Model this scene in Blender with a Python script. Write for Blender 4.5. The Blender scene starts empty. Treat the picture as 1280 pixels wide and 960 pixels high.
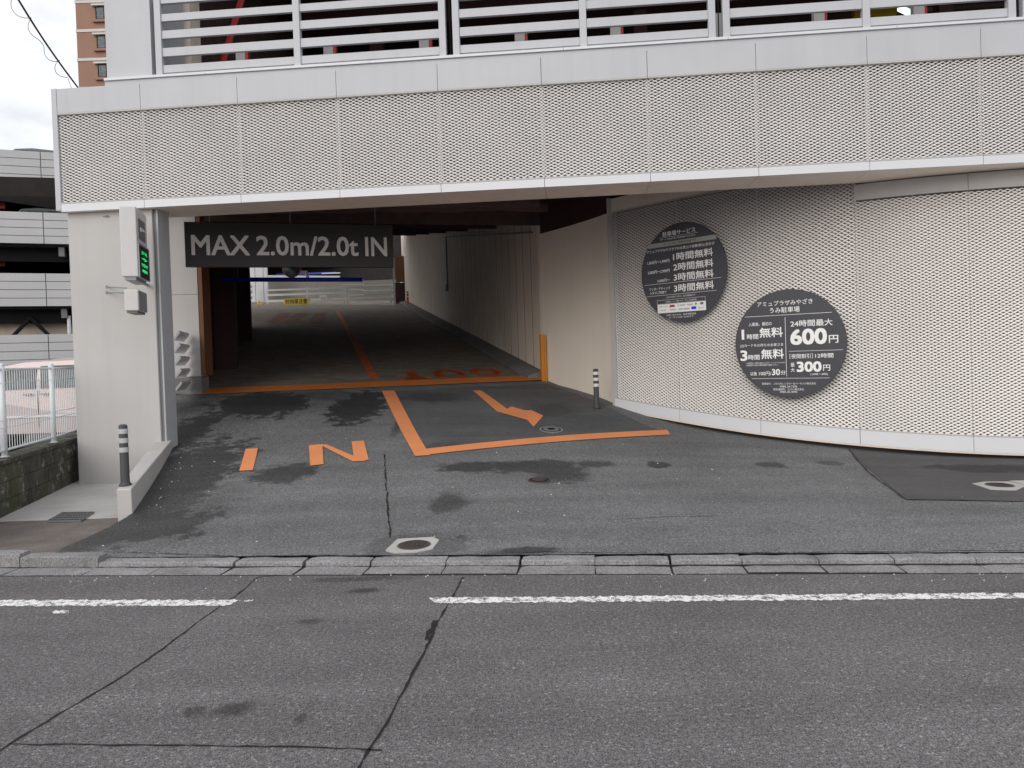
import bpy, bmesh, math, random
import numpy as np
from mathutils import Vector, Matrix
random.seed(7); R_ = random.Random(11)
SC = bpy.context.scene
C = SC.collection

# ------------------------------------------------------------ camera
FPX = 961.0; EYE = 1.55; PITCH = math.radians(1.0); ROLL = 0.033; CY = 461.8
_f = Vector((0, math.cos(PITCH), -math.sin(PITCH))); _u0 = Vector((0, math.sin(PITCH), math.cos(PITCH))); _r0 = Vector((1, 0, 0))
_r = math.cos(ROLL)*_r0 - math.sin(ROLL)*_u0
_u = math.sin(ROLL)*_r0 + math.cos(ROLL)*_u0
EYEP = Vector((0, 0, EYE))
cam = bpy.data.cameras.new('camera'); camo = bpy.data.objects.new('camera', cam); C.objects.link(camo)
cam.sensor_fit = 'HORIZONTAL'; cam.sensor_width = 36; cam.lens = FPX/1280*36
cam.shift_x = 0; cam.shift_y = (CY-480)/1280
cam.clip_start = 0.05; cam.clip_end = 2000
mt = Matrix.Identity(4)
for i in range(3):
    mt[i][0] = _r[i]; mt[i][1] = _u[i]; mt[i][2] = -_f[i]; mt[i][3] = EYEP[i]
camo.matrix_world = mt
SC.camera = camo

# ------------------------------------------------------------ light
SUN_EL, SUN_AZ = math.radians(26), math.radians(205)       # azimuth clockwise from +Y: behind and left of the camera
w = bpy.data.worlds.new('World'); SC.world = w; w.use_nodes = True
nt = w.node_tree; nt.nodes.clear()
wo = nt.nodes.new('ShaderNodeOutputWorld'); bg = nt.nodes.new('ShaderNodeBackground'); bg.inputs[1].default_value = 0.1
sky = nt.nodes.new('ShaderNodeTexSky'); sky.sky_type = 'NISHITA'; sky.sun_disc = False
sky.sun_elevation = SUN_EL; sky.sun_rotation = SUN_AZ; sky.altitude = 20; sky.air_density = 1.2; sky.dust_density = 2.0
tc = nt.nodes.new('ShaderNodeTexCoord'); mp = nt.nodes.new('ShaderNodeMapping'); mp.inputs['Scale'].default_value = (1.6, 1.6, 4.2)
mp.inputs['Location'].default_value = (0.35, 0.1, 0.25)
nz = nt.nodes.new('ShaderNodeTexNoise'); nz.inputs['Scale'].default_value = 1.5; nz.inputs['Detail'].default_value = 7; nz.inputs['Roughness'].default_value = 0.55
cr = nt.nodes.new('ShaderNodeValToRGB'); cr.color_ramp.elements[0].position = 0.33; cr.color_ramp.elements[1].position = 0.55; cr.color_ramp.elements[0].color = (.42, .42, .42, 1)
mx = nt.nodes.new('ShaderNodeMixRGB')
mx.inputs[2].default_value = (12.6, 12.7, 13.0, 1)
nt.links.new(tc.outputs['Generated'], mp.inputs[0]); nt.links.new(mp.outputs[0], nz.inputs['Vector'])
nt.links.new(nz.outputs['Fac'], cr.inputs[0]); nt.links.new(cr.outputs[0], mx.inputs[0])
nt.links.new(sky.outputs[0], mx.inputs[1]); nt.links.new(mx.outputs[0], bg.inputs[0]); nt.links.new(bg.outputs[0], wo.inputs[0])
sl = bpy.data.lights.new('sun', 'SUN'); sl.energy = 1.2; sl.angle = math.radians(40); sl.color = (1, 0.95, 0.88)
so = bpy.data.objects.new('sun', sl); C.objects.link(so)
sd = Vector((math.sin(SUN_AZ)*math.cos(SUN_EL), math.cos(SUN_AZ)*math.cos(SUN_EL), math.sin(SUN_EL)))
so.rotation_euler = sd.to_track_quat('Z', 'Y').to_euler(); so.location = (0, -20, 30)
SC.view_settings.view_transform = 'Standard'; SC.view_settings.look = 'None'; SC.view_settings.gamma = 1
SC.view_settings.exposure = -0.12

# ------------------------------------------------------------ projection and ground
def ray(px, py):
    return (_f*FPX + _r*(px-640) + _u*(CY-py)) / FPX
def W(px, py, Y):
    d = ray(px, py); return EYEP + d*(Y/d.y)
def XU(px, Y, py=450): return W(px, py, Y).x
def ZP(px, py, z):
    d = ray(px, py); return EYEP + d*((z-EYE)/d.z)

KL = ZP(0, 720, 0); KR = ZP(1280, 716.5, 0)            # front edge of the gutter
KS = (KR.y-KL.y)/(KR.x-KL.x)
def kerbY(x): return KL.y + KS*(x-KL.x)
AX = Vector((-0.2607, 0.9654, 0)); PX_ = Vector((0.9654, 0.2607, 0))   # ramp axis, entry-line direction
ENT = Vector((0.585, 14.8, 0))
def entryY(x): return ENT.y + 0.27*(x-ENT.x)
RS = 0.147
def ramp_z(x, y):
    return 1.09 + RS*((x-ENT.x)*AX.x + (y-ENT.y)*AX.y)
ctrl = []
for x in (-9, -6, -4, -2, 0, 2, 4, 6, 9, 12): ctrl.append((x, kerbY(x)+0.33, 0.055))
for (px, py, Y) in ((164.5, 642, 7.56), (219, 556, 10.5), (251, 492, 13.19), (683, 477, 14.8), (763, 507, 12.6), (766, 514, 12.3)):
    p = W(px, py, Y); ctrl.append((p.x, p.y, p.z))
pe = (Vector((-5.33, 13.19, 0))+ENT)/2; ctrl.append((pe.x, pe.y, 1.09))
for (px, Y, z) in ((849, 11.71, .41), (950, 10.82, .27), (1073, 10.12, .155), (1214, 9.66, .075), (1370, 9.42, .045), (1500, 9.4, .04)):
    ctrl.append((XU(px, Y), Y, z))
ctrl += [(XU(90, 6.9), 6.9, .06), (12, 14, .1), (6, 14, .45), (-6.8, 12.5, .95)]
ctrl = np.array(ctrl)
def _U(r2): return np.where(r2 > 1e-12, r2*np.log(np.maximum(r2, 1e-12)), 0)
n = len(ctrl); A = np.zeros((n+3, n+3))
d2 = (ctrl[:, None, 0]-ctrl[None, :, 0])**2 + (ctrl[:, None, 1]-ctrl[None, :, 1])**2
A[:n, :n] = _U(d2) + np.eye(n)*0.15; A[:n, n] = 1; A[:n, n+1:] = ctrl[:, :2]; A[n:, :n] = A[:n, n:].T
sol = np.linalg.solve(A, np.concatenate([ctrl[:, 2], [0, 0, 0]]))
def drive_z(x, y):
    r2 = (ctrl[:, 0]-x)**2 + (ctrl[:, 1]-y)**2
    return float(_U(r2) @ sol[:n] + sol[n] + sol[n+1]*x + sol[n+2]*y)
def gz(x, y):
    if y < kerbY(x)+0.33: return 0.0
    if y > entryY(x) and x < 1.0: return ramp_z(x, y)
    t = min(1, max(0, (entryY(x)-y)/0.5))
    z = drive_z(x, y)
    return z if x > 1 else z*t + ramp_z(x, y)*(1-t)
def G(px, py, zf=gz):
    d = ray(px, py); a = 2.5/d.y; p = EYEP + d*a
    step = 0.05
    while a < 60:
        q = EYEP + d*(a+step)
        if q.z <= zf(q.x, q.y):
            lo, hi = a, a+step
            for _ in range(18):
                m = (lo+hi)/2; q = EYEP + d*m
                if q.z <= zf(q.x, q.y): hi = m
                else: lo = m
            q = EYEP + d*hi; return Vector((q.x, q.y, zf(q.x, q.y)))
        a += step
    return q

# ------------------------------------------------------------ mesh builder
class MB:
    def __init__(s): s.v = []; s.f = []
    def add(s, vs, fs):
        b = len(s.v); s.v += [tuple(v) for v in vs]; s.f += [tuple(i+b for i in f) for f in fs]; return s
    def obox(s, o, ex, ey, ez, a, b, c):
        vs = []
        for z in c:
            for y in b:
                for x in a: vs.append(o + ex*x + ey*y + ez*z)
        return s.add(vs, [(0, 2, 3, 1), (4, 5, 7, 6), (0, 1, 5, 4), (2, 6, 7, 3), (0, 4, 6, 2), (1, 3, 7, 5)])
    def box(s, x, y, z): return s.obox(Vector((0, 0, 0)), Vector((1, 0, 0)), Vector((0, 1, 0)), Vector((0, 0, 1)), x, y, z)
    def hull(s, b, t):                     # two equal loops (bottom, top)
        n = len(b); return s.add(list(b)+list(t), [tuple(range(n))[::-1], tuple(range(n, 2*n))] + [(i, (i+1) % n, n+(i+1) % n, n+i) for i in range(n)])
    def tube(s, pts, r, n=8, caps=True):
        pts = [Vector(p) for p in pts]; rs = r if isinstance(r, (list, tuple)) else [r]*len(pts); b = len(s.v); up = None
        for i, p in enumerate(pts):
            t = (pts[min(i+1, len(pts)-1)]-pts[max(i-1, 0)]).normalized()
            if up is None: up = t.orthogonal().normalized()
            up = (up - t*up.dot(t)).normalized(); q = t.cross(up)
            for k in range(n):
                a = 2*math.pi*k/n; s.v.append(tuple(p + (up*math.cos(a)+q*math.sin(a))*rs[i]))
        for i in range(len(pts)-1):
            for k in range(n): s.f.append((b+i*n+k, b+i*n+(k+1) % n, b+(i+1)*n+(k+1) % n, b+(i+1)*n+k))
        if caps: s.f.append(tuple(b+k for k in range(n))[::-1]); s.f.append(tuple(b+(len(pts)-1)*n+k for k in range(n)))
        return s
    def lathe(s, o, prof, n=20, ax=None):  # prof: (r, z)
        b = len(s.v)
        for r, z in prof:
            for k in range(n):
                a = 2*math.pi*k/n; s.v.append((o[0]+r*math.cos(a), o[1]+r*math.sin(a), o[2]+z))
        for i in range(len(prof)-1):
            for k in range(n): s.f.append((b+i*n+k, b+i*n+(k+1) % n, b+(i+1)*n+(k+1) % n, b+(i+1)*n+k))
        s.f.append(tuple(b+k for k in range(n))[::-1]); s.f.append(tuple(b+(len(prof)-1)*n+k for k in range(n)))
        return s
    def grid(s, P, nu, nv, flip=False):    # P(i,j)
        b = len(s.v)
        for j in range(nv+1):
            for i in range(nu+1): s.v.append(tuple(P(i/nu, j/nv)))
        for j in range(nv):
            for i in range(nu):
                q = (b+j*(nu+1)+i, b+j*(nu+1)+i+1, b+(j+1)*(nu+1)+i+1, b+(j+1)*(nu+1)+i)
                s.f.append(q[::-1] if flip else q)
        return s
    def build(s, name, mat, parent=None, kind=None, smooth=False, bevel=0, **tags):
        off = root_loc(parent)
        me = bpy.data.meshes.new(name); me.from_pydata([(v[0]-off.x, v[1]-off.y, v[2]-off.z) for v in s.v], [], s.f)
        me.materials.append(mat); me.update()
        if smooth: me.polygons.foreach_set('use_smooth', [True]*len(me.polygons))
        o = bpy.data.objects.new(name, me); C.objects.link(o)
        if parent: o.parent = parent
        if kind: o['kind'] = kind
        for k, v in tags.items():
            if v: o[k] = v
        if bevel:
            m = o.modifiers.new('bevel', 'BEVEL'); m.width = bevel; m.segments = 2; m.limit_method = 'ANGLE'
        return o
def root_loc(o):
    v = Vector((0, 0, 0))
    while o: v += o.location; o = o.parent
    return v
def thing(name, label, cat, loc, group=None, kind=None):
    o = bpy.data.objects.new(name, None); o.empty_display_size = 0.2; C.objects.link(o); o.location = loc
    if kind: o['kind'] = kind
    else: o['label'] = label; o['category'] = cat
    if group: o['group'] = group
    return o
def dup(o, loc, label=None):
    c = o.copy(); C.objects.link(c); c.location = loc
    if label: c['label'] = label
    for ch in o.children:
        k = ch.copy(); C.objects.link(k); k.parent = c
        for g in ch.children:
            h = g.copy(); C.objects.link(h); h.parent = k
    return c
def inst(name, me_obj, loc, parent):       # copy of a mesh part at another place
    o = me_obj.copy(); C.objects.link(o); o.location = loc; o.parent = parent; return o
VX, VY, VZ = Vector((1, 0, 0)), Vector((0, 1, 0)), Vector((0, 0, 1))

# ------------------------------------------------------------ materials
class NT:
    def __init__(s, name):
        s.m = bpy.data.materials.new(name); s.m.use_nodes = True; s.t = s.m.node_tree; s.b = s.t.nodes['Principled BSDF']
        s.pos = s.t.nodes.new('ShaderNodeNewGeometry').outputs['Position']
    def n(s, ty, **k):
        x = s.t.nodes.new(ty)
        for a, v in k.items(): setattr(x, a, v)
        return x
    def l(s, a, b): s.t.links.new(a, b)
    def noise(s, scale, detail=4, rough=.55, vec=None, stretch=None):
        x = s.n('ShaderNodeTexNoise'); x.inputs['Scale'].default_value = scale; x.inputs['Detail'].default_value = detail; x.inputs['Roughness'].default_value = rough
        v = vec or s.pos
        if stretch:
            m = s.n('ShaderNodeMapping'); m.inputs['Scale'].default_value = stretch; s.l(v, m.inputs[0]); v = m.outputs[0]
        s.l(v, x.inputs['Vector']); return x.outputs['Fac']
    def ramp(s, fac, stops):
        x = s.n('ShaderNodeValToRGB'); e = x.color_ramp.elements
        while len(e) < len(stops): e.new(0.5)
        for i, (p, c) in enumerate(stops):
            e[i].position = p; e[i].color = (c, c, c, 1) if isinstance(c, (int, float)) else (*c, 1)
        s.l(fac, x.inputs[0]); return x.outputs[0]
    def mix(s, fac, a, b, mode='MIX'):
        x = s.n('ShaderNodeMixRGB', blend_type=mode)
        for i, v in ((0, fac), (1, a), (2, b)):
            if isinstance(v, (int, float)): x.inputs[i].default_value = v if i == 0 else (v, v, v, 1)
            elif isinstance(v, tuple): x.inputs[i].default_value = (*v, 1)
            else: s.l(v, x.inputs[i])
        return x.outputs[0]
    def math(s, op, a, b=0.0, c=None, clamp=False):
        x = s.n('ShaderNodeMath', operation=op, use_clamp=clamp)
        for i, v in enumerate((a, b) if c is None else (a, b, c)):
            if isinstance(v, (int, float)): x.inputs[i].default_value = v
            else: s.l(v, x.inputs[i])
        return x.outputs[0]
    def bump(s, h, strength=.3, dist=.01):
        x = s.n('ShaderNodeBump'); x.inputs['Strength'].default_value = strength; x.inputs['Distance'].default_value = dist
        s.l(h, x.inputs['Height']); s.l(x.outputs[0], s.b.inputs['Normal'])
    def col(s, c):
        if isinstance(c, tuple): s.b.inputs['Base Color'].default_value = (*c, 1)
        else: s.l(c, s.b.inputs['Base Color'])
        return s
    def rough(s, r):
        if isinstance(r, (int, float)): s.b.inputs['Roughness'].default_value = r
        else: s.l(r, s.b.inputs['Roughness'])
        return s
def sc3(c, k): return tuple(min(1, x*k) for x in c)
def plain(name, c, rough=.6, var=.08, scale=2.5, streak=0, fine=0, metal=0, spec=.5, bump=0, dirt=0):
    m = NT(name)
    f = m.noise(scale, 5)
    col = m.mix(m.ramp(f, [(.3, 0.0), (.7, 1.0)]), sc3(c, 1-var), sc3(c, 1+var))
    if streak:
        g = m.noise(1.0, 4, .6, stretch=(7, 7, .35)); col = m.mix(m.math('MULTIPLY', m.ramp(g, [(.48, 0.0), (.75, 1.0)]), streak), col, sc3(c, .62))
    if dirt:
        g = m.noise(1.3, 7, .65); col = m.mix(m.math('MULTIPLY', m.ramp(g, [(.5, 0.0), (.72, 1.0)]), dirt), col, sc3(c, .4))
    if fine:
        g = m.noise(75, 3, .8); col = m.mix(fine, col, m.ramp(g, [(.36, .15), (.64, .85)]), 'OVERLAY')
    m.col(col); m.rough(rough); m.b.inputs['Metallic'].default_value = metal
    m.b.inputs['Specular IOR Level'].default_value = spec
    if bump: m.bump(m.noise(90, 3), bump, .004)
    return m.m
def emis(name, c, s):
    m = NT(name); m.col((0, 0, 0)); m.b.inputs['Emission Color'].default_value = (*c, 1); m.b.inputs['Emission Strength'].default_value = s; return m.m

STAINS = []   # (px, py, half width px, half depth px, darkness 0..1, edge softness)
def asphalt(name, base, spots=(), agg=.5, tint=(1, 1, 1), wet=True):
    m = NT(name)
    a = m.noise(150, 3, .85); b = m.noise(48, 3, .75); c = m.noise(.8, 6, .6); d = m.noise(9, 5, .6)
    sp = m.n('ShaderNodeTexVoronoi'); sp.inputs['Scale'].default_value = 105; m.l(m.pos, sp.inputs['Vector'])
    g = m.ramp(a, [(.38, base*(1-agg*1.5)), (.5, base*.95), (.60, base*(1+agg*2.2))])
    g = m.mix(.35, g, m.ramp(b, [(.38, base*(1-agg*1.4)), (.62, base*(1+agg*1.6))]))
    hsv = m.ramp(sp.outputs['Color'], [(.84, 0.0), (.90, 1.0)])
    g = m.mix(m.math('MULTIPLY', hsv, .42*agg*2), g, base*3.2)
    g = m.mix(1.0, g, m.ramp(c, [(.3, .84), (.7, 1.14)]), 'MULTIPLY')
    g = m.mix(1.0, g, m.ramp(d, [(.3, .93), (.7, 1.06)]), 'MULTIPLY')
    tr_ = m.noise(1.0, 4, .5, stretch=(.22, 2.6, 1))
    g = m.mix(1.0, g, m.ramp(tr_, [(.32, .88), (.68, 1.12)]), 'MULTIPLY')
    g = m.mix(1.0, g, tint, 'MULTIPLY')
    rough = .85; mask = None
    if spots:
        nz = m.n('ShaderNodeTexNoise'); nz.inputs['Scale'].default_value = 5; nz.inputs['Detail'].default_value = 9; nz.inputs['Roughness'].default_value = .72
        m.l(m.pos, nz.inputs['Vector'])
        fz = m.math('MULTIPLY', m.math('SUBTRACT', nz.outputs['Fac'], .5), 2.6)
        for (cx, cy, rx, ry, dk, soft) in spots:
            mpn = m.n('ShaderNodeMapping', vector_type='POINT')
            mpn.inputs['Location'].default_value = (-cx/rx, -cy/ry, 0); mpn.inputs['Scale'].default_value = (1/rx, 1/ry, 0)
            m.l(m.pos, mpn.inputs[0])
            ln = m.n('ShaderNodeVectorMath', operation='LENGTH'); m.l(mpn.outputs[0], ln.inputs[0])
            dd = m.math('ADD', ln.outputs['Value'], fz)
            r = m.n('ShaderNodeMapRange'); m.l(dd, r.inputs[0]); r.inputs[1].default_value = 1-soft; r.inputs[2].default_value = 1+soft
            r.inputs[3].default_value = dk; r.inputs[4].default_value = 0; r.clamp = True
            mask = r.outputs[0] if mask is None else m.math('MAXIMUM', mask, r.outputs[0])
        g = m.mix(mask, g, m.mix(1.0, g, .2, 'MULTIPLY'))
        rough = m.math('SUBTRACT', .85, m.math('MULTIPLY', mask, .25))
    m.col(g); m.rough(rough); m.b.inputs['Specular IOR Level'].default_value = .3
    m.bump(m.math('ADD', a, b), .55, .006)
    return m.m
def spots_of(lst):
    out = []
    for (px, py, hw, hh, dk, soft) in lst:
        c = G(px, py); r = G(px+hw, py); f = G(px, py-hh)
        out.append((c.x, c.y, abs(r.x-c.x), max(.05, abs(f.y-c.y)), dk, soft))
    return out
drive_spots = spots_of([(478, 684, 22, 10, .38, .15), (520, 674, 44, 7, .38, .15), (560, 681, 26, 10, .38, .15), (328, 505, 62, 15, .85, .12), (448, 508, 34, 19, .9, .12), (415, 495, 60, 6, .5, .3),
    (355, 592, 40, 12, .75, .2), (590, 584, 38, 7, .75, .2), (650, 583, 50, 7, .75, .2), (700, 588, 34, 15, .75, .2), (742, 580, 26, 4, .7, .2),
    (823, 581, 15, 4, .8, .1), (965, 581, 17, 3.5, .7, .15), (1040, 579, 14, 3, .6, .15), (560, 628, 22, 12, .6, .3), (655, 688, 42, 5, .8, .25),
    (575, 671, 6, 2, .6, .2), (235, 508, 22, 12, .5, .4), (228, 545, 26, 30, .82, .15), (205, 600, 72, 50, .82, .13), (185, 630, 62, 38, .7, .15), (150, 660, 105, 26, .78, .13), (80, 685, 60, 8, .6, .2), (610, 500, 7, 7, .5, .3), (230, 640, 60, 34, .35, .4), (690, 540, 30, 8, .4, .4), (680, 492, 14, 5, .4, .3), (502, 525, 6, 16, .6, .3)])
street_spots = spots_of([(458, 738, 18, 3, .7, .3), (388, 777, 14, 3, .6, .3), (245, 889, 12, 4, .6, .3), (290, 886, 26, 9, .7, .3), (375, 899, 6, 3, .5, .3), (440, 724, 60, 3, .5, .4)])
M = dict(
    street=asphalt('street_asphalt', .128, street_spots, .72, (1.02, .975, .995)),
    drive=asphalt('driveway_asphalt', .150, drive_spots, .66, (.99, .995, 1.02)),
    lane=asphalt('lane_asphalt', .112, spots_of([(560, 560, 26, 7, .4, .3), (690, 512, 30, 8, .45, .3), (540, 497, 40, 5, .5, .3)]), .32, (.97, .99, 1.04)),
    patch=asphalt('patch_asphalt', .095, spots_of([(1215, 586, 50, 5, .7, .1), (1270, 586, 30, 5, .7, .1)]), .16, (1.03, .99, 1.0)),
    sidewalk=plain('sidewalk_concrete', (.17, .145, .13), .9, .2, 3, fine=.5, bump=.3, dirt=.4),
    apron=plain('apron_concrete', (.47, .46, .44), .85, .08, 2, fine=.12, dirt=.3),
    kerb=plain('kerb_concrete', (.255, .25, .255), .9, .18, 3, fine=.6, bump=.8, dirt=.6),
    ramp=NT('tmp').m,
    white=plain('white_panel', (.52, .53, .56), .5, .035, 1.2, streak=.14),
    whiter=plain('white_trim', (.70, .71, .74), .45, .02, 1.5),
    mesh=plain('mesh_metal', (.88, .86, .85), .5, .03, 2),
    joint=plain('joint_metal', (.50, .47, .45), .6, .05, 3),
    lmesh=plain('mesh_metal_lower', (.90, .87, .85), .5, .05, .8),
    backing=plain('mesh_backing', (.25, .225, .215), .9, .1, 2),
    lbacking=plain('lower_mesh_backing', (.34, .30, .275), .9, .1, 2),
    creamw=plain('cream_wall_paint', (.86, .78, .68), .8, .03, 1.1, streak=.08),
    cream=plain('cream_render', (.515, .50, .49), .8, .035, 1.1, streak=.13, bump=.15),
    creamin=plain('cream_panel', (.82, .72, .62), .7, .06, 1.2, streak=.25),
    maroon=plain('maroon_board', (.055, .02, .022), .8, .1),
    brownpost=plain('brown_post', (.17, .075, .035), .7, .1),
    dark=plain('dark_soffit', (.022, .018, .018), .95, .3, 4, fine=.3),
    deckceil=plain('deck_ceiling', (.085, .055, .05), .9, .2, 6),
    concd=plain('grey_concrete', (.2, .2, .2), .9, .12, 3, fine=.3, dirt=.4),
    grey=plain('grey_steel', (.30, .31, .32), .45, .05, 2, metal=.2),
    flange=plain('painted_flange', (.42, .43, .45), .5, .04, 2),
    greyd=plain('dark_grey_steel', (.16, .165, .17), .5, .05, 2),
    signdark=plain('sign_dark', (.045, .04, .04), .5, .04, 2),
    signlet=plain('sign_lettering', (.92, .90, .86), .6, .03, 2),
    disc=plain('disc_charcoal', (.055, .055, .066), .42, .04, 2),
    print=plain('white_print', (.92, .92, .92), .6, .02, 2),
    printg=plain('grey_print', (.38, .39, .37), .6, .02, 2),
    blue=plain('blue_bar', (.02, .05, .65), .4, .05),
    yellow=plain('yellow_sign', (.75, .55, .02), .5, .03),
    ink=plain('black_ink', (.02, .02, .02), .6, .05),
    red=plain('red_paint', (.45, .03, .03), .5, .08),
    cone=plain('orange_plastic', (.75, .09, .02), .5, .05),
    guard=plain('guard_orange', (.70, .27, .03), .5, .08),
    bol=plain('bollard_rubber', (.055, .055, .06), .6, .08, 6),
    refl=plain('reflective_band', (.5, .5, .5), .4, .04, 6),
    reflw=plain('reflective_white', (.75, .74, .72), .4, .04, 6),
    black=plain('black_steel', (.018, .018, .018), .9, .1, spec=.1),
    castiron=plain('cast_iron', (.06, .045, .045), .7, .2, 20, bump=.4),
    sidingf=plain('far_siding', (.24, .225, .20), .7, .06, 1),
    daylit_view=plain('daylit_view_tan', (.62, .52, .44), .8, .1, 2),  # tan of the added sheet that stands in for a daylit view
    siding=plain('siding_panel', (.48, .48, .49), .6, .04, .6, streak=.08),
    cable=plain('cable', (.03, .03, .035), .6, .1),
    tile=plain('brown_tile', (.30, .165, .115), .7, .08, .5),
    band=plain('pale_band', (.6, .58, .56), .7, .03),
    glass=plain('window_glass', (.05, .075, .09), .15, .8, 4, spec=.3),
    van=plain('van_paint', (.50, .435, .44), .25, .02, 1, metal=.15),
    rubber=plain('tyre', (.02, .02, .02), .8, .1),
    fence=plain('fence_coating', (.70, .73, .76), .45, .03),
    boxw=plain('sign_box_metal', (.62, .61, .60), .5, .03, 6, streak=.1),
    led=emis('green_led', (.02, .9, .25), 1.0),
    lamp=emis('tube_light', (.8, 1, .92), 2.0),
)
bpy.data.materials.remove(bpy.data.materials['tmp'])
def ramp_mat():
    m = NT('ramp_concrete'); c = (.25, .215, .18)
    st = m.noise(1, 5, .65, stretch=(2.2, 12, 2)); bl = m.noise(6, 4)
    g = m.mix(m.ramp(st, [(.4, 0.0), (.6, 1.0)]), sc3(c, .75), sc3(c, 1.2))
    g = m.mix(1, g, m.ramp(bl, [(.3, .8), (.7, 1.15)]), 'MULTIPLY')
    m.col(g); m.rough(.85); m.bump(st, .5, .02); return m.m
M['ramp'] = ramp_mat()
def wear_paint(name, c, wear=.45, scale=14, dirt=.25):
    m = NT(name)
    f = m.noise(scale, 9, .8); g = m.noise(140, 2, .7); h = m.noise(2.2, 4)
    col = m.mix(m.math('MULTIPLY', m.ramp(h, [(.35, 0.0), (.7, 1.0)]), dirt), c, sc3(c, .72))
    col = m.mix(m.math('MULTIPLY', m.ramp(g, [(.3, 1.0), (.55, 0.0)]), .35), col, sc3(c, .6))
    a = m.math('ADD', m.math('MULTIPLY', f, .7), m.math('MULTIPLY', g, .3))
    m.col(col); m.rough(.7)
    m.l(m.ramp(a, [(wear-.035, 0.0), (wear+.02, 1.0)]), m.b.inputs['Alpha']); m.bump(g, .4, .004)
    return m.m
M['owhite'] = wear_paint('white_road_paint', (.90, .90, .89), .475, 16, .1)
M['orange'] = wear_paint('orange_road_paint', (.90, .33, .13), .365, 14, .35)
M['orange2'] = wear_paint('orange_line_paint', (.78, .24, .05), .39, 12, .5)
M['faded'] = wear_paint('faded_orange_paint', (.85, .19, .045), .46, 7, .5)
M['faded_far'] = wear_paint('old_orange_paint', (.42, .09, .03), .53, 5, .5)
M['crack'] = plain('crack_and_lip_shadow', (.012, .011, .011), .95, .2, 8)  # near-black for cracks, kerb joints and the painted shadow under the kerb lip
def block_mat():
    m = NT('mossy_concrete'); f = m.noise(2.3, 8, .7); h = m.noise(5, 6, .7); k = m.noise(60, 3)
    g = m.mix(m.ramp(f, [(.42, 0.0), (.62, 1.0)]), (.035, .034, .026), (.085, .08, .06))
    g = m.mix(m.math('MULTIPLY', m.ramp(h, [(.56, 0.0), (.64, 1.0)]), .75), g, (.30, .31, .29))
    g = m.mix(m.math('MULTIPLY', m.ramp(m.noise(1.7, 5), [(.52, 0.0), (.66, 1.0)]), .6), g, (.04, .055, .015))
    g = m.mix(1, g, m.ramp(k, [(.3, .75), (.7, 1.25)]), 'MULTIPLY'); m.col(g); m.rough(.95); m.bump(k, .6, .006); return m.m
M['block'] = block_mat()

# ------------------------------------------------------------ text
def text_mesh(body, bold=0.0):
    cu = bpy.data.curves.new('t', 'FONT'); cu.body = body; cu.size = 1; cu.offset = bold; cu.resolution_u = 3
    o = bpy.data.objects.new('t', cu); C.objects.link(o)
    dg = bpy.context.evaluated_depsgraph_get(); me = bpy.data.meshes.new_from_object(o.evaluated_get(dg))
    v = np.array([x.co[:2] for x in me.vertices]) if len(me.vertices) else np.zeros((0, 2)); f = [tuple(p.vertices) for p in me.polygons]
    bpy.data.objects.remove(o); bpy.data.curves.remove(cu); bpy.data.meshes.remove(me)
    return v, f
def fit_text(mb, body, x0, x1, y0, y1, o, ex, ey, bold=0.0, rot=False, zf=None):
    v, f = text_mesh(body)
    if not len(v): return
    if bold:
        dv = np.array([[bold, 0.0], [0.0, bold], [bold, bold]])*1.6; n0 = len(v); v0, f0 = v, list(f); f = list(f)
        for k, q_ in enumerate(dv): v = np.vstack([v, v0+q_]); f += [tuple(i+n0*(k+1) for i in t) for t in f0]
    mn, mxx = v.min(0), v.max(0); q = (v-mn)/(mxx-mn)
    if rot: q = 1-q
    nl = n0 if bold else len(q); nrm_ = ex.cross(ey)
    pts = [o + ex*(x0+(x1-x0)*a) + ey*(y0+(y1-y0)*b) + nrm_*(.0004*(i//nl)) for i, (a, b) in enumerate(q)]
    if zf: pts = [Vector((p.x, p.y, zf(p.x, p.y))) for p in pts]
    mb.add(pts, f)

# ------------------------------------------------------------ ground, street, driveway
g = MB(); g.add([(-600, -400, 0), (600, -400, 0), (600, 900, 0), (-600, 900, 0)], [(0, 1, 2, 3)]); g.build('street', M['street'], kind='structure')
def leftX(Y):
    pts = [(5.9, XU(30, 5.9)), (6.5, XU(70, 6.5)), (7.45, XU(150, 7.45)), (7.6, XU(158, 7.6)), (10.4, XU(212, 10.4)), (10.8, XU(205, 10.8)), (14, -6.6)]
    return np.interp(Y, [p[0] for p in pts], [p[1] for p in pts])
def PD(u, v):
    Y = 6 + v*7.6; X = leftX(Y)*(1-u) + 13*u
    Y0 = kerbY(X)+0.335; Y = Y0 + (entryY(X) + .03 - Y0)*v
    X = leftX(min(Y, 14))*(1-u) + 13*u
    return (X, Y, gz(X, Y))
d = MB().grid(PD, 190, 110); d.build('driveway', M['drive'], kind='structure', smooth=True)
# sidewalk and apron on the left
def sidewalk_z(x, y): return .045
s = MB(); a0 = ZP(-250, 700, .05)
def PS(u, v):
    X = -16 + u*(16-3.55); y0 = kerbY(X)+.335; y1 = 7.95; return (X, y0+(y1-y0)*v, .05-.035*v)
MB().grid(PS, 20, 8).build('sidewalk', M['sidewalk'], kind='structure')
MB().box((-16, XU(166, 7.7)), (7.9, 13.3), (-.2, .022)).build('concrete_apron', M['apron'], kind='structure', bevel=.006)
MB().box((-60, -6.4), (6.3, 60), (-.2, .010)).build('car_park_ground', M['street'], kind='structure')
# ramp floor inside the tunnel
def PR(u, v):
    p = ENT + PX_*(.25 - 7.0*u) + AX*(v*26); return (p.x, p.y, ramp_z(p.x, p.y))
MB().grid(lambda u, v: PR(1-u, v), 30, 80).build('ramp_floor', M['ramp'], kind='structure')
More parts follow.
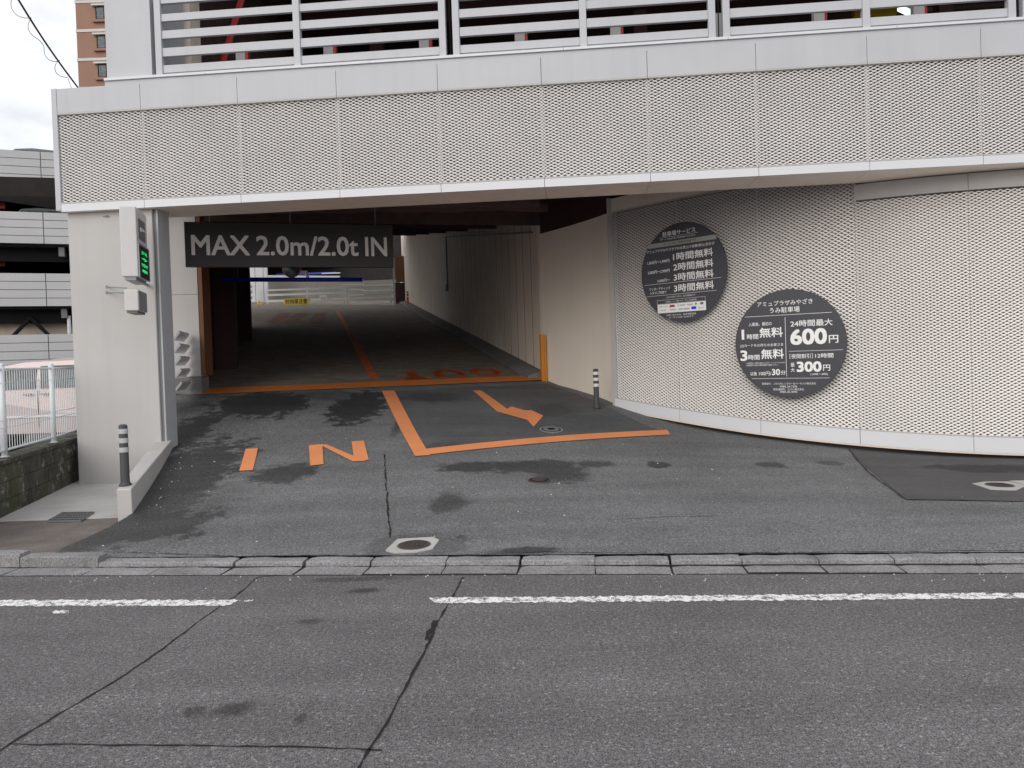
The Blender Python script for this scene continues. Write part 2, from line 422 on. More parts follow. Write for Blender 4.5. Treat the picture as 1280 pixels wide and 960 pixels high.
# flat landing past the ramp
q = ENT + AX*19.2
MB().obox(Vector((q.x, q.y, ramp_z(q.x, q.y))), PX_, AX, VZ, (-12, 1.5), (6.9, 30), (-.3, .9)).build('upper_deck_floor', M['concd'], kind='structure')

def drape(quads, lift, mb, nu=10, nv=2, zf=gz, jit=0):
    for qd in quads:
        P = [G(*c) if not isinstance(c, Vector) else c for c in qd]
        def f(u, v):
            a = P[0].lerp(P[1], u); b = P[3].lerp(P[2], u); p = a.lerp(b, v)
            if jit and v in (0, 1): p = p + (a-b).normalized()*R_.uniform(-jit, jit*.35)*(1 if v == 0 else -1)
            return (p.x, p.y, zf(p.x, p.y)+lift)
        k = len(mb.f); mb.grid(f, nu, nv)
        # keep faces pointing up
        F = mb.f[k]; v0, v1, v2 = (Vector(mb.v[i]) for i in F[:3])
        if (v1-v0).cross(v2-v1).z < 0: mb.f[k:] = [t[::-1] for t in mb.f[k:]]
    return mb
# smoother lane patch inside the L
drape([[(484, 490), (684, 480), (838, 543), (520, 566)]], .004, MB(), 24, 14).build('lane_surface', M['lane'], kind='structure')
drape([[(1060, 562), (1900, 574), (1900, 630), (1133, 625)]], .006, MB(), 40, 10).build('asphalt_patch', M['patch'], kind='structure')

# kerb: stones with a sloped gutter apron, each a piece
kerb = thing('kerb', None, None, (0, kerbY(0), 0), kind='structure')
KD = Vector((1, KS, 0)).normalized(); KN = Vector((-KS, 1, 0)).normalized()
KO = Vector((0, kerbY(0), 0))
def kpos(px, py=705): 
    p = G(px, py, lambda x, y: .03); return (p-KO).dot(KD)
seams = [-180, -90, 28, 124, 204, 291, 378, 462, 556, 649, 744, 839, 931, 1029, 1125, 1229, 1330, 1430, 1530, 1635, 1740, 1850, 1960, 2070, 2190]
ks = [kpos(x) for x in seams]
for i in range(len(ks)-1):
    a, b = ks[i]+R_.uniform(.002, .012), ks[i+1]-R_.uniform(.002, .012)
    hi = (.075 if seams[i] < 20 else .045 if seams[i] < 110 else .012 if seams[i] < 120 else 0) + R_.uniform(-.004, .004)
    gut0 = R_.choice([0, 0, 0, .02, .035]) if 300 < seams[i] < 1200 else 0
    prof = [(.002+gut0, -.03), (.004+gut0, .008), (.205, .008), (.208, .034+hi), (.222, .043+hi), (.325, .046+hi), (.335, -.03)]
    mb = MB(); nseg = 8; sk = R_.uniform(-.03, .03)
    L = []
    for k in range(nseg+1):
        t = k/nseg; row = []
        for (nn, zz) in prof:
            jj = R_.uniform(-.004, .004) if 0 < k < nseg else R_.uniform(-.008, .004)
            row.append(KO + KD*(a+(b-a)*t + (sk if k == 0 else 0)*nn*2) + KN*(nn+jj*(.4 if nn > .1 else 1.2)) + VZ*(zz + (jj*.6 if zz > 0 else 0) - (.002 if k in (0, nseg) and zz > 0 else 0)))
        L.append(row)
    m_ = len(prof); vs = [p for row in L for p in row]; fs = []
    for k in range(nseg):
        for j in range(m_-1): fs.append((k*m_+j, (k+1)*m_+j, (k+1)*m_+j+1, k*m_+j+1))
    fs += [tuple(range(m_)), tuple(range(nseg*m_, nseg*m_+m_))[::-1]]
    mb.add(vs, fs).build('kerb_stone', M['kerb'], kerb)
MB().obox(KO, KD, KN, VZ, (ks[0], ks[-1]), (-.012, .34), (-.05, .0015)).build('joint_bed', M['crack'], kerb)
mb = MB(); K_ = 420; wv_ = .012  # shadow at the foot of the kerb lip, painted as an uneven dark strip
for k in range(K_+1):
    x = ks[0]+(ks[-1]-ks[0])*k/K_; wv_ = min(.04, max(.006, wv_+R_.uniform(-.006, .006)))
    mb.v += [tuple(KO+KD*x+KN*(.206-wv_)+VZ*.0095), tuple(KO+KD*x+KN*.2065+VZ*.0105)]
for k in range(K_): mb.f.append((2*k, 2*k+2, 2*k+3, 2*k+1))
mb.build('lip_shadow_strip', M['crack'], kerb)

# painted marks
def mark(name, quads, mat, lift=.008, nu=12, nv=2, jit=0): return drape(quads, lift, MB(), nu, nv, gz, jit).build(name, mat, kind='structure')
mark('edge_line', [[(-200, 750.5), (300, 750), (285, 758), (-200, 759)]], M['owhite'], .004, 160, 2, .022)
mark('edge_line', [[(300, 750), (318, 749.5), (315, 752.5), (298, 753)]], M['owhite'], .004, 14, 2, .03)
mark('edge_line', [[(535, 747.5), (2600, 729.5), (2600, 738.5), (545, 755)]], M['owhite'], .004, 620, 2, .022)
mark('edge_line', [[(62, 764), (86, 763.5), (86, 767), (68, 768)]], M['owhite'], .004, 14, 2, .03)
mark('lane_line', [[(477, 489), (493, 489), (538, 570), (519, 571)]], M['orange'], .012, 2, 14)
mark('lane_line', [[(531, 562), (834, 538), (838, 544), (527, 570)]], M['orange'], .011, 24, 2)
mark('painted_letter', [[(307, 562), (322.5, 561), (316, 588.5), (299, 589.5)]], M['orange'], .010, 3, 6)
mark('painted_letter', [[(386, 557.5), (403, 556), (404.5, 581), (388, 583)], [(400, 556.5), (409, 556.5), (458, 577), (441, 577.5)], [(439.5, 552.5), (455, 551.5), (461, 575.5), (443, 577.5)]], M['orange'], .010, 3, 6)
mark('lane_arrow', [[(591, 489), (601, 488.5), (634, 512), (621, 515)], [(621, 515), (634, 512), (663, 514), (660, 526)], [(634, 512), (639, 509), (679, 520), (663, 520)], [(655, 521), (663, 513), (679, 520.5), (667, 534.5)]], M['orange'], .012, 6, 4)
# entry line across the ramp mouth
mb = MB(); o_ = Vector((ENT.x, ENT.y, 0))
def PE(u, v):
    p = o_ + PX_*(-6.2*u+.02) + AX*(-.17+.56*v); return (p.x, p.y, max(gz(p.x, p.y), ramp_z(p.x, p.y))+.012)
MB().grid(lambda u, v: PE(1-u, v), 30, 4).build('entry_line', M['orange2'], kind='structure')
# centre line on the ramp
def on_ramp(px, py): return G(px, py, lambda x, y: ramp_z(x, y))
def drape_r(name, quads, mat, lift=.008):
    mb = MB()
    for qd in quads:
        P = [on_ramp(*c) for c in qd]; mb.add([p+VZ*lift for p in P], [(3, 2, 1, 0)])
    return mb.build(name, mat, kind='structure')
drape_r('ramp_centre_line', [[(463, 474.5), (475, 474), (424.5, 389), (419.5, 389)]], M['faded'])
# the word OUT read from above, on the ramp
mb = MB(); c0 = on_ramp(634, 470); c1 = on_ramp(492, 473); c2 = on_ramp(634, 450)
ex = (c1-c0); ln = ex.length; ex = Vector((-PX_.x, -PX_.y, -RS*0)).normalized()
fit_text(mb, 'O', 0, .62, -1.05, 0, c0+VZ*0, ex, -AX, .055, zf=lambda x, y: ramp_z(x, y)+.008)
fit_text(mb, 'U', .78, 1.36, -1.05, 0, c0, ex, -AX, .055, zf=lambda x, y: ramp_z(x, y)+.008)
fit_text(mb, 'T', 1.48, 2.1, -1.05, 0, c0, ex, -AX, .055, zf=lambda x, y: ramp_z(x, y)+.008)
mb.build('painted_word', M['faded'], kind='structure')
drape_r('faded_marking', [[(330, 404), (350, 404), (366, 391), (350, 391)], [(352, 404), (372, 404), (388, 391), (372, 391)], [(385, 405), (404, 405), (408, 391), (394, 391)]], M['faded_far'])
# cracks in the asphalt: thin draped strips
def crack(pts, wd, seed, lift=.003):
    rr = random.Random(seed); P = [G(*p) for p in pts]; L = []
    for a, b in zip(P[:-1], P[1:]):
        k = max(2, int((b-a).length/.06))
        for i in range(k): L.append(a.lerp(b, i/k))
    L.append(P[-1]); mb = MB(); vs = []; off = 0
    for i, p in enumerate(L):
        t = (L[min(i+1, len(L)-1)]-L[max(i-1, 0)]); t.z = 0; t.normalize(); nn = Vector((-t.y, t.x, 0))
        off = off*.8 + rr.uniform(-.006, .006); ww = wd*rr.uniform(.25, 1.15)
        for sgn in (-1, 1):
            q = p + nn*(off+sgn*ww/2); vs.append((q.x, q.y, gz(q.x, q.y)+lift))
    fs = [(2*i, 2*i+2, 2*i+3, 2*i+1) for i in range(len(L)-1)]
    mb.add(vs, fs)
    F = fs[0]; a, b, c = (Vector(vs[i]) for i in F[:3])
    if (b-a).cross(c-b).z < 0: mb.f = [f[::-1] for f in mb.f]
    mb.build('pavement_crack', M['crack'], kind='structure')
crack([(352, 719), (322, 722), (295, 745), (150, 848), (12, 930), (-60, 975)], .016, 1)
crack([(578, 722), (548, 778), (500, 870), (445, 962)], .017, 2)
crack([(545, 776), (534, 800)], .04, 3, .0035)
crack([(12, 930), (180, 932), (478, 938)], .014, 4)
crack([(480, 568), (486, 640), (489, 672)], .02, 5)
crack([(760, 650), (830, 646), (900, 645)], .012, 7)
crack([(1062, 562), (1085, 590), (1133, 625), (1290, 628)], .018, 8, .010)
crack([(570, 694), (680, 690), (850, 692), (1280, 688)], .011, 9)
crack([(130, 690), (300, 697), (420, 694)], .013, 10)

# covers set into the asphalt
def disc_verts(c, rx, ry, n, lift, rot=0.0): 
    out = []
    for k in range(n):
        a = 2*math.pi*k/n+rot; x = c.x+rx*math.cos(a); y = c.y+ry*math.sin(a); out.append(Vector((x, y, gz(x, y)+lift)))
    return out
def valve_cover(px, py, label, k, patch):
    c = G(px, py); t = thing('valve_cover', label, 'utility cover', (c.x, c.y, c.z), 'concrete-framed utility covers')
    P = [G(*p) for p in k]
    b = [Vector((p.x, p.y, gz(p.x, p.y)-.05)) for p in P]; tt = [Vector((p.x, p.y, gz(p.x, p.y)+.010)) for p in P]
    if (P[1]-P[0]).cross(P[2]-P[1]).z < 0: b.reverse(); tt.reverse()
    MB().hull(b, tt).build('concrete_surround', M['apron'], t)
    ctr = sum(tt, Vector())/len(tt); ctr = Vector((ctr.x, ctr.y, 0))
    MB().hull(disc_verts(ctr, .135, .135, 24, -.02), disc_verts(ctr, .135, .135, 24, .013)).build('rim', M['greyd'], t)
    lid = MB().hull(disc_verts(ctr, .124, .124, 24, -.02), disc_verts(ctr, .124, .124, 24, .017))
    for i in range(-3, 4):
        for j in range(-3, 4):
            if i*i+j*j < 9: x, y = ctr.x+i*.036, ctr.y+j*.036; z = gz(x, y)+.017; lid.box((x-.01, x+.01), (y-.01, y+.01), (z, z+.004))
    lid.build('lid', M['castiron'], t)
    return t

valve_cover(516, 682, 'white octagonal concrete cover with dark round lid behind the kerb in mid driveway', [(482, 689), (497, 675), (541, 672.5), (549, 676), (541, 686.5), (519, 691), (492, 692)], True)
valve_cover(1248, 608, 'pale hexagonal concrete cover with grey lid on the dark patch at right', [(1215, 605.5), (1231, 603), (1262, 603), (1283, 608), (1270, 614), (1238, 613)], False)
c = G(1290, 604); t = thing('valve_cover', 'concrete cover cut by the right edge of the picture', 'utility cover', c, 'concrete-framed utility covers')
P = [G(*p) for p in [(1262, 602), (1320, 601), (1330, 610), (1288, 609)]]
MB().hull([Vector((p.x, p.y, gz(p.x, p.y)-.05)) for p in P][::-1], [Vector((p.x, p.y, gz(p.x, p.y)+.011)) for p in P][::-1]).build('concrete_surround', M['apron'], t)
MB().hull(disc_verts(c+Vector((.25, 0, 0)), .12, .12, 20, -.02), disc_verts(c+Vector((.25, 0, 0)), .12, .12, 20, .016)).build('lid', M['castiron'], t)
def round_cover(px, py, r, label, ring):
    c = G(px, py); t = thing('manhole_cover', label, 'manhole cover', c, 'small round covers in the driveway')
    MB().hull(disc_verts(c, r, r, 28, -.03), disc_verts(c, r, r, 28, .010)).build('rim', M['castiron' if not ring else 'grey'], t)
    MB().hull(disc_verts(c, r*.82, r*.82, 28, -.02), disc_verts(c, r*.82, r*.82, 28, .014)).build('groove', M['black'], t)
    MB().hull(disc_verts(c, r*.70, r*.70, 28, -.02), disc_verts(c, r*.70, r*.70, 28, .017)).build('lid', M['castiron' if not ring else 'concd'], t)
    if ring: MB().hull(disc_verts(c, r*.35, r*.35, 20, -.02), disc_verts(c, r*.35, r*.35, 20, .019)).build('hub', M['black'], t)
round_cover(689, 537.5, .17, 'small round cover with grey ring beside the tip of the orange arrow', True)
round_cover(674, 600.5, .12, 'rusty brown round cover inside the wet stain of the driveway', False)
# drain grate in the apron
P = [ZP(x, y, .024) for x, y in [(58, 652.5), (78, 641.5), (118, 641), (101, 652)]]
t = thing('drain_grate', 'steel drain grate set in the pale concrete apron beside the block wall', 'drain grate', P[0])
MB().add(P, [(3, 2, 1, 0)]).build('pit', M['ink'], t)
for k in range(13):
    u = k/12; a = P[0].lerp(P[3], u); b = P[1].lerp(P[2], u)
    dv = (P[3]-P[0]).normalized()*.0035
    MB().hull([a-dv, a+dv, b+dv, b-dv], [p+VZ*.012 for p in (a-dv, a+dv, b+dv, b-dv)]).build('bar', M['greyd'], t)
for k in range(5):
    u = k/4; a = P[0].lerp(P[1], u); b = P[3].lerp(P[2], u); dv = (P[1]-P[0]).normalized()*.004
    MB().hull([a-dv, b-dv, b+dv, a+dv], [p+VZ*.014 for p in (a-dv, b-dv, b+dv, a+dv)]).build('cross_bar', M['grey'], t)

# ------------------------------------------------------------ facade beam
BM = -0.085; BZ0 = 9.7
BD = Vector((1, BM, 0)).normalized(); BN = Vector((BM, -1, 0)).normalized()   # BN faces the street
BO = Vector((0, BZ0, 0))
def bs(px, n=0.0, py=200):
    d = ray(px, py); k = (BO + BN*n - EYEP).dot(BN)/d.dot(BN); return (EYEP+d*k-BO).dot(BD)
def bpt(px, py, n=0.0):
    d = ray(px, py); k = (BO + BN*n - EYEP).dot(BN)/d.dot(BN); q = EYEP+d*k; return ((q-BO).dot(BD), q.z)
def BB(mb, s, nn, z): return mb.obox(BO, BD, -BN, VZ, s, nn, z)     # depth positive going back
beam = thing('facade_beam', 'long white beam clad in expanded metal mesh spanning over the garage entrance', 'building facade', BO)
zb, zm0, zm1, zf, zl = 3.65, 3.765, 4.935, 5.265, 5.35
sL = bs(64, 0, 118); sf = [sL, bs(175, 0, 120)]
stp = (bs(1227, 0, 100)-bs(175, 0, 120))/8
while len(sf) < 14: sf.append(sf[-1]+stp)
sR = sf[-1]
def mesh_strands(mb, nu, L, S, zrows, wv, dep, th, T):
    """expanded metal: zigzag tilted ribbons. T(x, z, y) maps to world; x in half pitches."""
    for k in range(zrows):
        base = len(mb.v)
        for i in range(nu+1):
            x = i*L/2; z = S/4 + k*S/2 + (S/4-.0)*(1 if (i+k) % 2 else -1)*.86
            for (dz, dy) in ((-wv/2, -dep/2), (wv/2, dep/2), (wv/2-th*.3, dep/2+th), (-wv/2-th*.3, -dep/2+th)):
                mb.v.append(tuple(T(x, z+dz, dy)))
        for i in range(nu):
            a = base+i*4; b = a+4
            for j in range(4): mb.f.append((a+j, a+(j+1) % 4, b+(j+1) % 4, b+j))
shared = None
for i in range(len(sf)-1):
    a, b = sf[i], sf[i+1]; g_ = .003
    a0 = a+.075 if i == 0 else a+g_
    BB(MB(), (a0, b-g_), (0, .03), (zm1+.012, zf)).build('fascia_panel', M['white'], beam)
    BB(MB(), (a0, b-g_), (-.004, .05), (zm1-.012, zm1+.010)).build('mesh_frame_rail', M['cream'], beam)
    BB(MB(), (a0, b-g_), (-.003, .03), (zb, zm0-.012)).build('bottom_trim', M['whiter'], beam)
    BB(MB(), (a0, b-g_), (-.006, .05), (zm0-.010, zm0+.008)).build('mesh_frame_rail', M['cream'], beam)
    BB(MB(), (a0, b-g_), (.032, .73), (zb+.001, zb+.028)).build('soffit_panel', M['creamin'], beam)
    BB(MB(), (b-.012, b+.012), (.03, .06), (zm0, zm1)).build('joint_strip', M['joint'], beam)
    wdt = b-a0-2*g_; L = .0835; nu = int(round(wdt/(L/2))); L = wdt/nu*2
    S = .0402; rows = int((zm1-zm0)/(S/2))
    if i < 2:
        mb = MB(); org = BO+BD*(a0+g_)
        mesh_strands(mb, nu, L, S, rows, .0124, .010, .0025, lambda x, z, y: org + BD*x - BN*(.022+y) + VZ*(zm0+z))
        o = mb.build('mesh_panel', M['mesh'], beam)
        if i == 1: shared = o
    else:
        o = inst('mesh_panel', shared, shared.location + BD*(a-sf[1]+R_.uniform(-.004, .004)) + VZ*R_.uniform(-.006, .006) - BN*R_.uniform(-.003, .004), beam)
BB(MB(), (sL, sL+.07), (-.003, .12), (zb+.02, zf+.004)).build('end_trim', M['white'], beam)
BB(MB(), (sL+.07, sR), (.12, .16), (zb+.03, zf-.02)).build('backing_sheet', M['backing'], beam)
BB(MB(), (sL+.01, sR), (.16, .73), (zb+.03, zf-.03)).build('beam_core', M['cream'], beam)
s0 = bs(130, 0, 97)
BB(MB(), (s0, sR), (.012, .3), (zf+.001, zl-.022)).build('upper_fascia', M['white'], beam)
lips = [s0, bs(257, 0, 90), bs(462, 0, 80), bs(704, 0, 60), bs(910, 0, 50), bs(1121, 0, 30), sR]
for a, b in zip(lips[:-1], lips[1:]): BB(MB(), (a+.002, b-.002), (-.012, .32), (zl-.02, zl+.012)).build('coping', M['whiter'], beam)
# deck structure behind
BB(MB(), (sL+.02, sR), (.75, 1.1), (4.4, 5.3)).build('edge_beam', M['concd'], beam)

# balcony railing above the beam
rail = thing('deck_railing', 'white horizontal bar railing along the upper parking deck above the mesh beam', 'railing', BO+VZ*5.36)
rn = .05
pairs = [(198, 553), (570, 890), (908, 1265), (1283, 1620)]; mids = {0: 371, 1: 729, 2: 1083, 3: 1440}
def rs(px): return bs(px, -rn, 40)
for i, (a, b) in enumerate(pairs):
    A_, B_ = rs(a), rs(b); Mi = rs(mids[i]); pw = .043
    for p in (A_, Mi, B_): BB(MB(), (p-pw, p+pw), (rn-.02, rn+.07), (5.365, 6.42)).build('post', M['white'], rail, bevel=.004)
    for (p0, p1) in ((A_+pw, Mi-pw), (Mi+pw, B_-pw)):
        for (z0, z1) in ((5.40, 5.50), (5.613, 5.724), (5.845, 5.95), (6.07, 6.165), (6.30, 6.40)):
            BB(MB(), (p0+.001, p1-.001), (rn, rn+.05), (z0, z1)).build('rail', M['white'], rail, bevel=.003)
for px in (562, 899, 1274):
    MB().tube([BO+BD*rs(px)-BN*(rn+.03)+VZ*5.37, BO+BD*rs(px)-BN*(rn+.03)+VZ*6.6], .007, 6).build('tension_wire', M['black'], rail)
# short white bumper posts with a red edge behind the railing
first = True
ORD = ['leftmost', 'second from the left', 'third from the left', 'fourth from the left', 'fifth from the left', 'sixth from the left, in the railing gap', 'seventh from the left', 'rightmost']
for oi, px in enumerate((300, 410, 530, 650, 770, 899, 1025, 1150)):
    p = bs(px, -.5, 58); lo = BO+BD*p-BN*.5+VZ*5.34
    t = thing('stub_post', 'short white post with red side behind the railing, number unseen', 'post', lo, 'short white posts behind the deck railing')
    t['label'] = 'short white post behind the lowest railing bar, ' + ORD[oi]
    MB().obox(lo, BD, -BN, VZ, (-.065, .065), (0, .1), (0, .53)).build('post_body', M['cream'], t)
    MB().obox(lo, BD, -BN, VZ, (.066, .10), (.01, .09), (0, .53)).build('red_strip', M['red'], t)
# deck slab, ceiling and the white wall block at the left end
deck = thing('parking_deck', 'dark upper parking deck behind the white railing, with dark brown ceiling', 'parking deck', BO+VZ*5.3)
BB(MB(), (sL+.2, sR), (.35, 10), (5.02, 5.31)).build('deck_floor', M['concd'], deck)
BB(MB(), (s0, sR), (.0, 10.5), (8.45, 8.8)).build('ceiling_slab', M['deckceil'], deck)
for k in range(26):
    nn = .4+k*.38; BB(MB(), (s0+.2, sR), (nn, nn+.19), (8.39, 8.449)).build('ceiling_rib', M['deckceil'], deck)
BB(MB(), (s0+.2, sR), (10, 10.3), (5.32, 8.45)).build('back_wall', M['deckceil'], deck)
BB(MB(), (s0+.2, s0+.35), (1.32, 10.0), (5.32, 8.45)).build('side_screen', M['deckceil'], deck)
for px in (470, 800, 1180):
    p = bs(px, -5, 30); BB(MB(), (p-.12, p+.12), (4.9, 5.15), (5.31, 8.4)).build('column', M['maroon'], deck)
BB(MB(), (s0+.9, sR), (4.8, 5.2), (7.9, 8.38)).build('ceiling_beam', M['maroon'], deck)
a = bs(214, -1.0, 40); b = bs(238, -1.0, 40)
BB(MB(), (a, b), (1.0, 1.3), (5.31, 8.4)).build('cream_column', M['creamin'], deck)
a = bs(203, -.8, 40); MB().tube([BO+BD*a-BN*.8+VZ*5.31, BO+BD*a-BN*.8+VZ*8.4], .06, 12).build('drain_pipe', M['grey'], deck, smooth=True)
MB().tube([BO+BD*bs(252, -2, 60)-BN*2+VZ*5.35, BO+BD*bs(330, -2, 5)-BN*2+VZ*8.2], .05, 6).build('red_brace', M['red'], deck)
MB().tube([BO+BD*bs(232, -2, 90)-BN*1.6+VZ*5.35, BO+BD*bs(220, -2, 5)-BN*1.6+VZ*8.2], .04, 6).build('pale_brace', M['cream'], deck)
wb = thing('end_wall', 'plain white wall block left of the deck railing', 'wall', BO+BD*s0+VZ*5.36)
a, b = bs(132, -.06, 50), bs(188.5, -.06, 50)
BB(MB(), (a, b), (.06, .55), (5.366, 8.9)).build('wall_panel', M['white'], wb)
BB(MB(), (a+.12, b+.02), (.2, .9), (5.366, 8.4)).build('return_wall', M['white'], wb)
p = ZP(1143, 17, 8.35); 
t = thing('ceiling_light', 'lit fluorescent ceiling light seen through the railing at upper right', 'light', p)
e1 = Vector((.8, .6, 0)).normalized(); e2 = Vector((-.6, .8, 0))
MB().obox(p, e1, e2, VZ, (-.62, .62), (-.09, .09), (-.02, .04)).build('housing', M['whiter'], t)
MB().obox(p, e1, e2, VZ, (-.60, .60), (-.07, .07), (-.06, -.021)).build('tube', M['lamp'], t)
p = ZP(1098, 2, 8.2)
t = thing('hanging_sign', 'dull yellow hanging panel under the deck ceiling at the top right', 'sign', p)
MB().obox(p, BD, -BN, VZ, (-.45, .35), (0, .15), (-.25, .1)).build('yellow_panel', M['yellow'], t)

# ------------------------------------------------------------ pier, its channel and back wall
pz = 10.3
pier = thing('wall_pier', 'broad cream pier carrying the left end of the mesh beam', 'pier', (XU(150, pz), pz, 0))
xl, xr = W(99, 610, pz).x, W(203.5, 500, pz).x
po = Vector((xl, pz, 0)); pwid = (xr-xl)/BD.x
MB().obox(po, BD, -BN, VZ, (0, pwid), (0, .42), (-.05, zb)).build('pier_face', M['cream'], pier, bevel=.008)
MB().obox(po, BD, -BN, VZ, (pwid+.001, pwid+.045), (.03, .28), (.3, zb)).build('steel_channel', M['greyd'], pier)
MB().obox(po, BD, -BN, VZ, (pwid+.046, pwid+.068), (.02, .30), (.3, zb)).build('steel_flange', M['flange'], pier)
MB().obox(po, BD, -BN, VZ, (-.006, pwid*.28), (-.002, .43), (-.04, -.02)).build('base_line', M['concd'], pier)
# louvre fence between pier and back wall
lv = thing('louvre_fence', 'white slanted louvre boards between the pier and the back wall', 'louvre fence', (-4.7, 11, .6))
a_ = Vector((XU(226, 12.1)-.115, 12.1, 0)); b_ = a_+Vector((-.25, .95, 0)); ld = (b_-a_).normalized(); lnn = Vector((ld.y, -ld.x, 0)); LL = (b_-a_).length
for k in range(5):
    z = 1.19 + k*.20
    o1 = a_ + VZ*z
    vs = [o1 + lnn*.0 + VZ*0, o1 + lnn*.02 + VZ*-.02, o1 + lnn*.115 + VZ*.10, o1 + lnn*.095 + VZ*.135]
    MB().hull([v for v in vs], [v+ld*LL for v in vs]).build('louvre_board', M['whiter'], lv)
MB().obox(a_, ld, lnn, VZ, (.02, .07), (-.03, -.001), (.95, 2.2)).build('fence_post', M['cream'], lv)
# curb wall
cw = thing('curb_wall', 'low white kerb wall beside the driveway running up to the pier', 'low wall', W(155, 640, 7.56))
f1, f2 = W(145.6, 614, 7.56), W(164.2, 613, 7.56); bk2 = W(219, 545, 10.62); bk1 = W(199, 549, 10.62)
f1.z = f2.z = .365; bk1.z = bk2.z = .60
MID = [f1.lerp(bk1, .62), f2.lerp(bk2, .62)]
for nm, (A1, A2, B1, B2) in (('wall_section', (f1, f2, MID[0]-(bk1-f1)*.001, MID[1]-(bk2-f2)*.001)), ('wall_section', (MID[0]+(bk1-f1)*.001, MID[1]+(bk2-f2)*.001, bk1, bk2))):
    lo = [Vector((p.x, p.y, -.05)) for p in (A1, A2, B2, B1)]
    MB().hull(lo, [A1, A2, B2, B1]).build(nm, M['cream'], cw, bevel=.012)
# back wall beside the ramp mouth
bw = thing('side_wall', 'cream wall with grey base between the pier and the dark ramp mouth', 'wall', (XU(235, 13.15), 13.15, 0))
x0_, x1_ = -7.4, XU(250.5, 13.15)
MB().box((x0_, x1_), (13.15, 13.45), (1.38, 2.78)).build('wall_panel', M['cream'], bw)
MB().box((x0_, x1_), (13.15, 13.45), (2.786, 5.3)).build('wall_panel', M['cream'], bw)
MB().box((x0_, x1_+.01), (13.135, 13.46), (.3, 1.375)).build('concrete_base', M['concd'], bw)
MB().box((x1_+.001, x1_+.075), (13.16, 13.5), (1.39, 4.3)).build('brown_reveal', M['brownpost'], bw)

# ------------------------------------------------------------ curved mesh wall
cpx = [766, 849, 950, 1073, 1214, 1372, 1545]; cz = [12.69, 11.71, 10.82, 10.12, 9.66, 9.40, 9.25]
cpt = [Vector((XU(px, Z), Z, 0)) for px, Z in zip(cpx, cz)]
cbot = [.640, .480, .345, .238, .153, .095, .05]
cs = [0]
for a, b in zip(cpt[:-1], cpt[1:]): cs.append(cs[-1]+(b-a).length)
def crm(vals, s):
    i = min(max(int(np.searchsorted(cs, s))-1, 0), len(cs)-2); t = (s-cs[i])/(cs[i+1]-cs[i]); h = cs[i+1]-cs[i]
    def tg(k):
        if k == 0: return (vals[1]-vals[0])*(1/(cs[1]-cs[0]))
        if k == len(cs)-1: return (vals[-1]-vals[-2])*(1/(cs[-1]-cs[-2]))
        return (vals[k+1]-vals[k-1])*(1/(cs[k+1]-cs[k-1]))
    return vals[i]*(2*t**3-3*t*t+1) + tg(i)*(h*(t**3-2*t*t+t)) + vals[i+1]*(-2*t**3+3*t*t) + tg(i+1)*(h*(t**3-t*t))
def CP(s): return crm(cpt, s)
def CT(s): return (CP(min(s+.02, cs[-1]))-CP(max(s-.02, 0))).normalized()
def CNm(s): t = CT(s); return Vector((t.y, -t.x, 0))        # towards the street
def CB(s): return float(crm(cbot, s))
def ribbon(s0, s1, zf0, zf1, n0, n1, k=10):
    mb = MB(); k = max(1, k)
    for j in range(k+1):
        s = s0+(s1-s0)*j/k; p = CP(s); nn = CNm(s)
        for (z, dn) in ((zf0(s), n0), (zf1(s), n0), (zf1(s), n1), (zf0(s), n1)): mb.v.append(tuple(p + nn*dn + VZ*z))
    for j in range(k):
        for q in range(4): mb.f.append((4*j+q, 4*j+4+q, 4*j+4+(q+1) % 4, 4*j+(q+1) % 4))
    mb.f.append((3, 2, 1, 0)); mb.f.append((4*k, 4*k+1, 4*k+2, 4*k+3))
    return mb
cwall = thing('curved_mesh_wall', 'tall curved wall of pale expanded metal mesh right of the garage entrance', 'wall', cpt[2])
def topz(i): return 3.83 if i < 3 else 3.435
def trimtop(s): return CB(s)+.165+.006*s
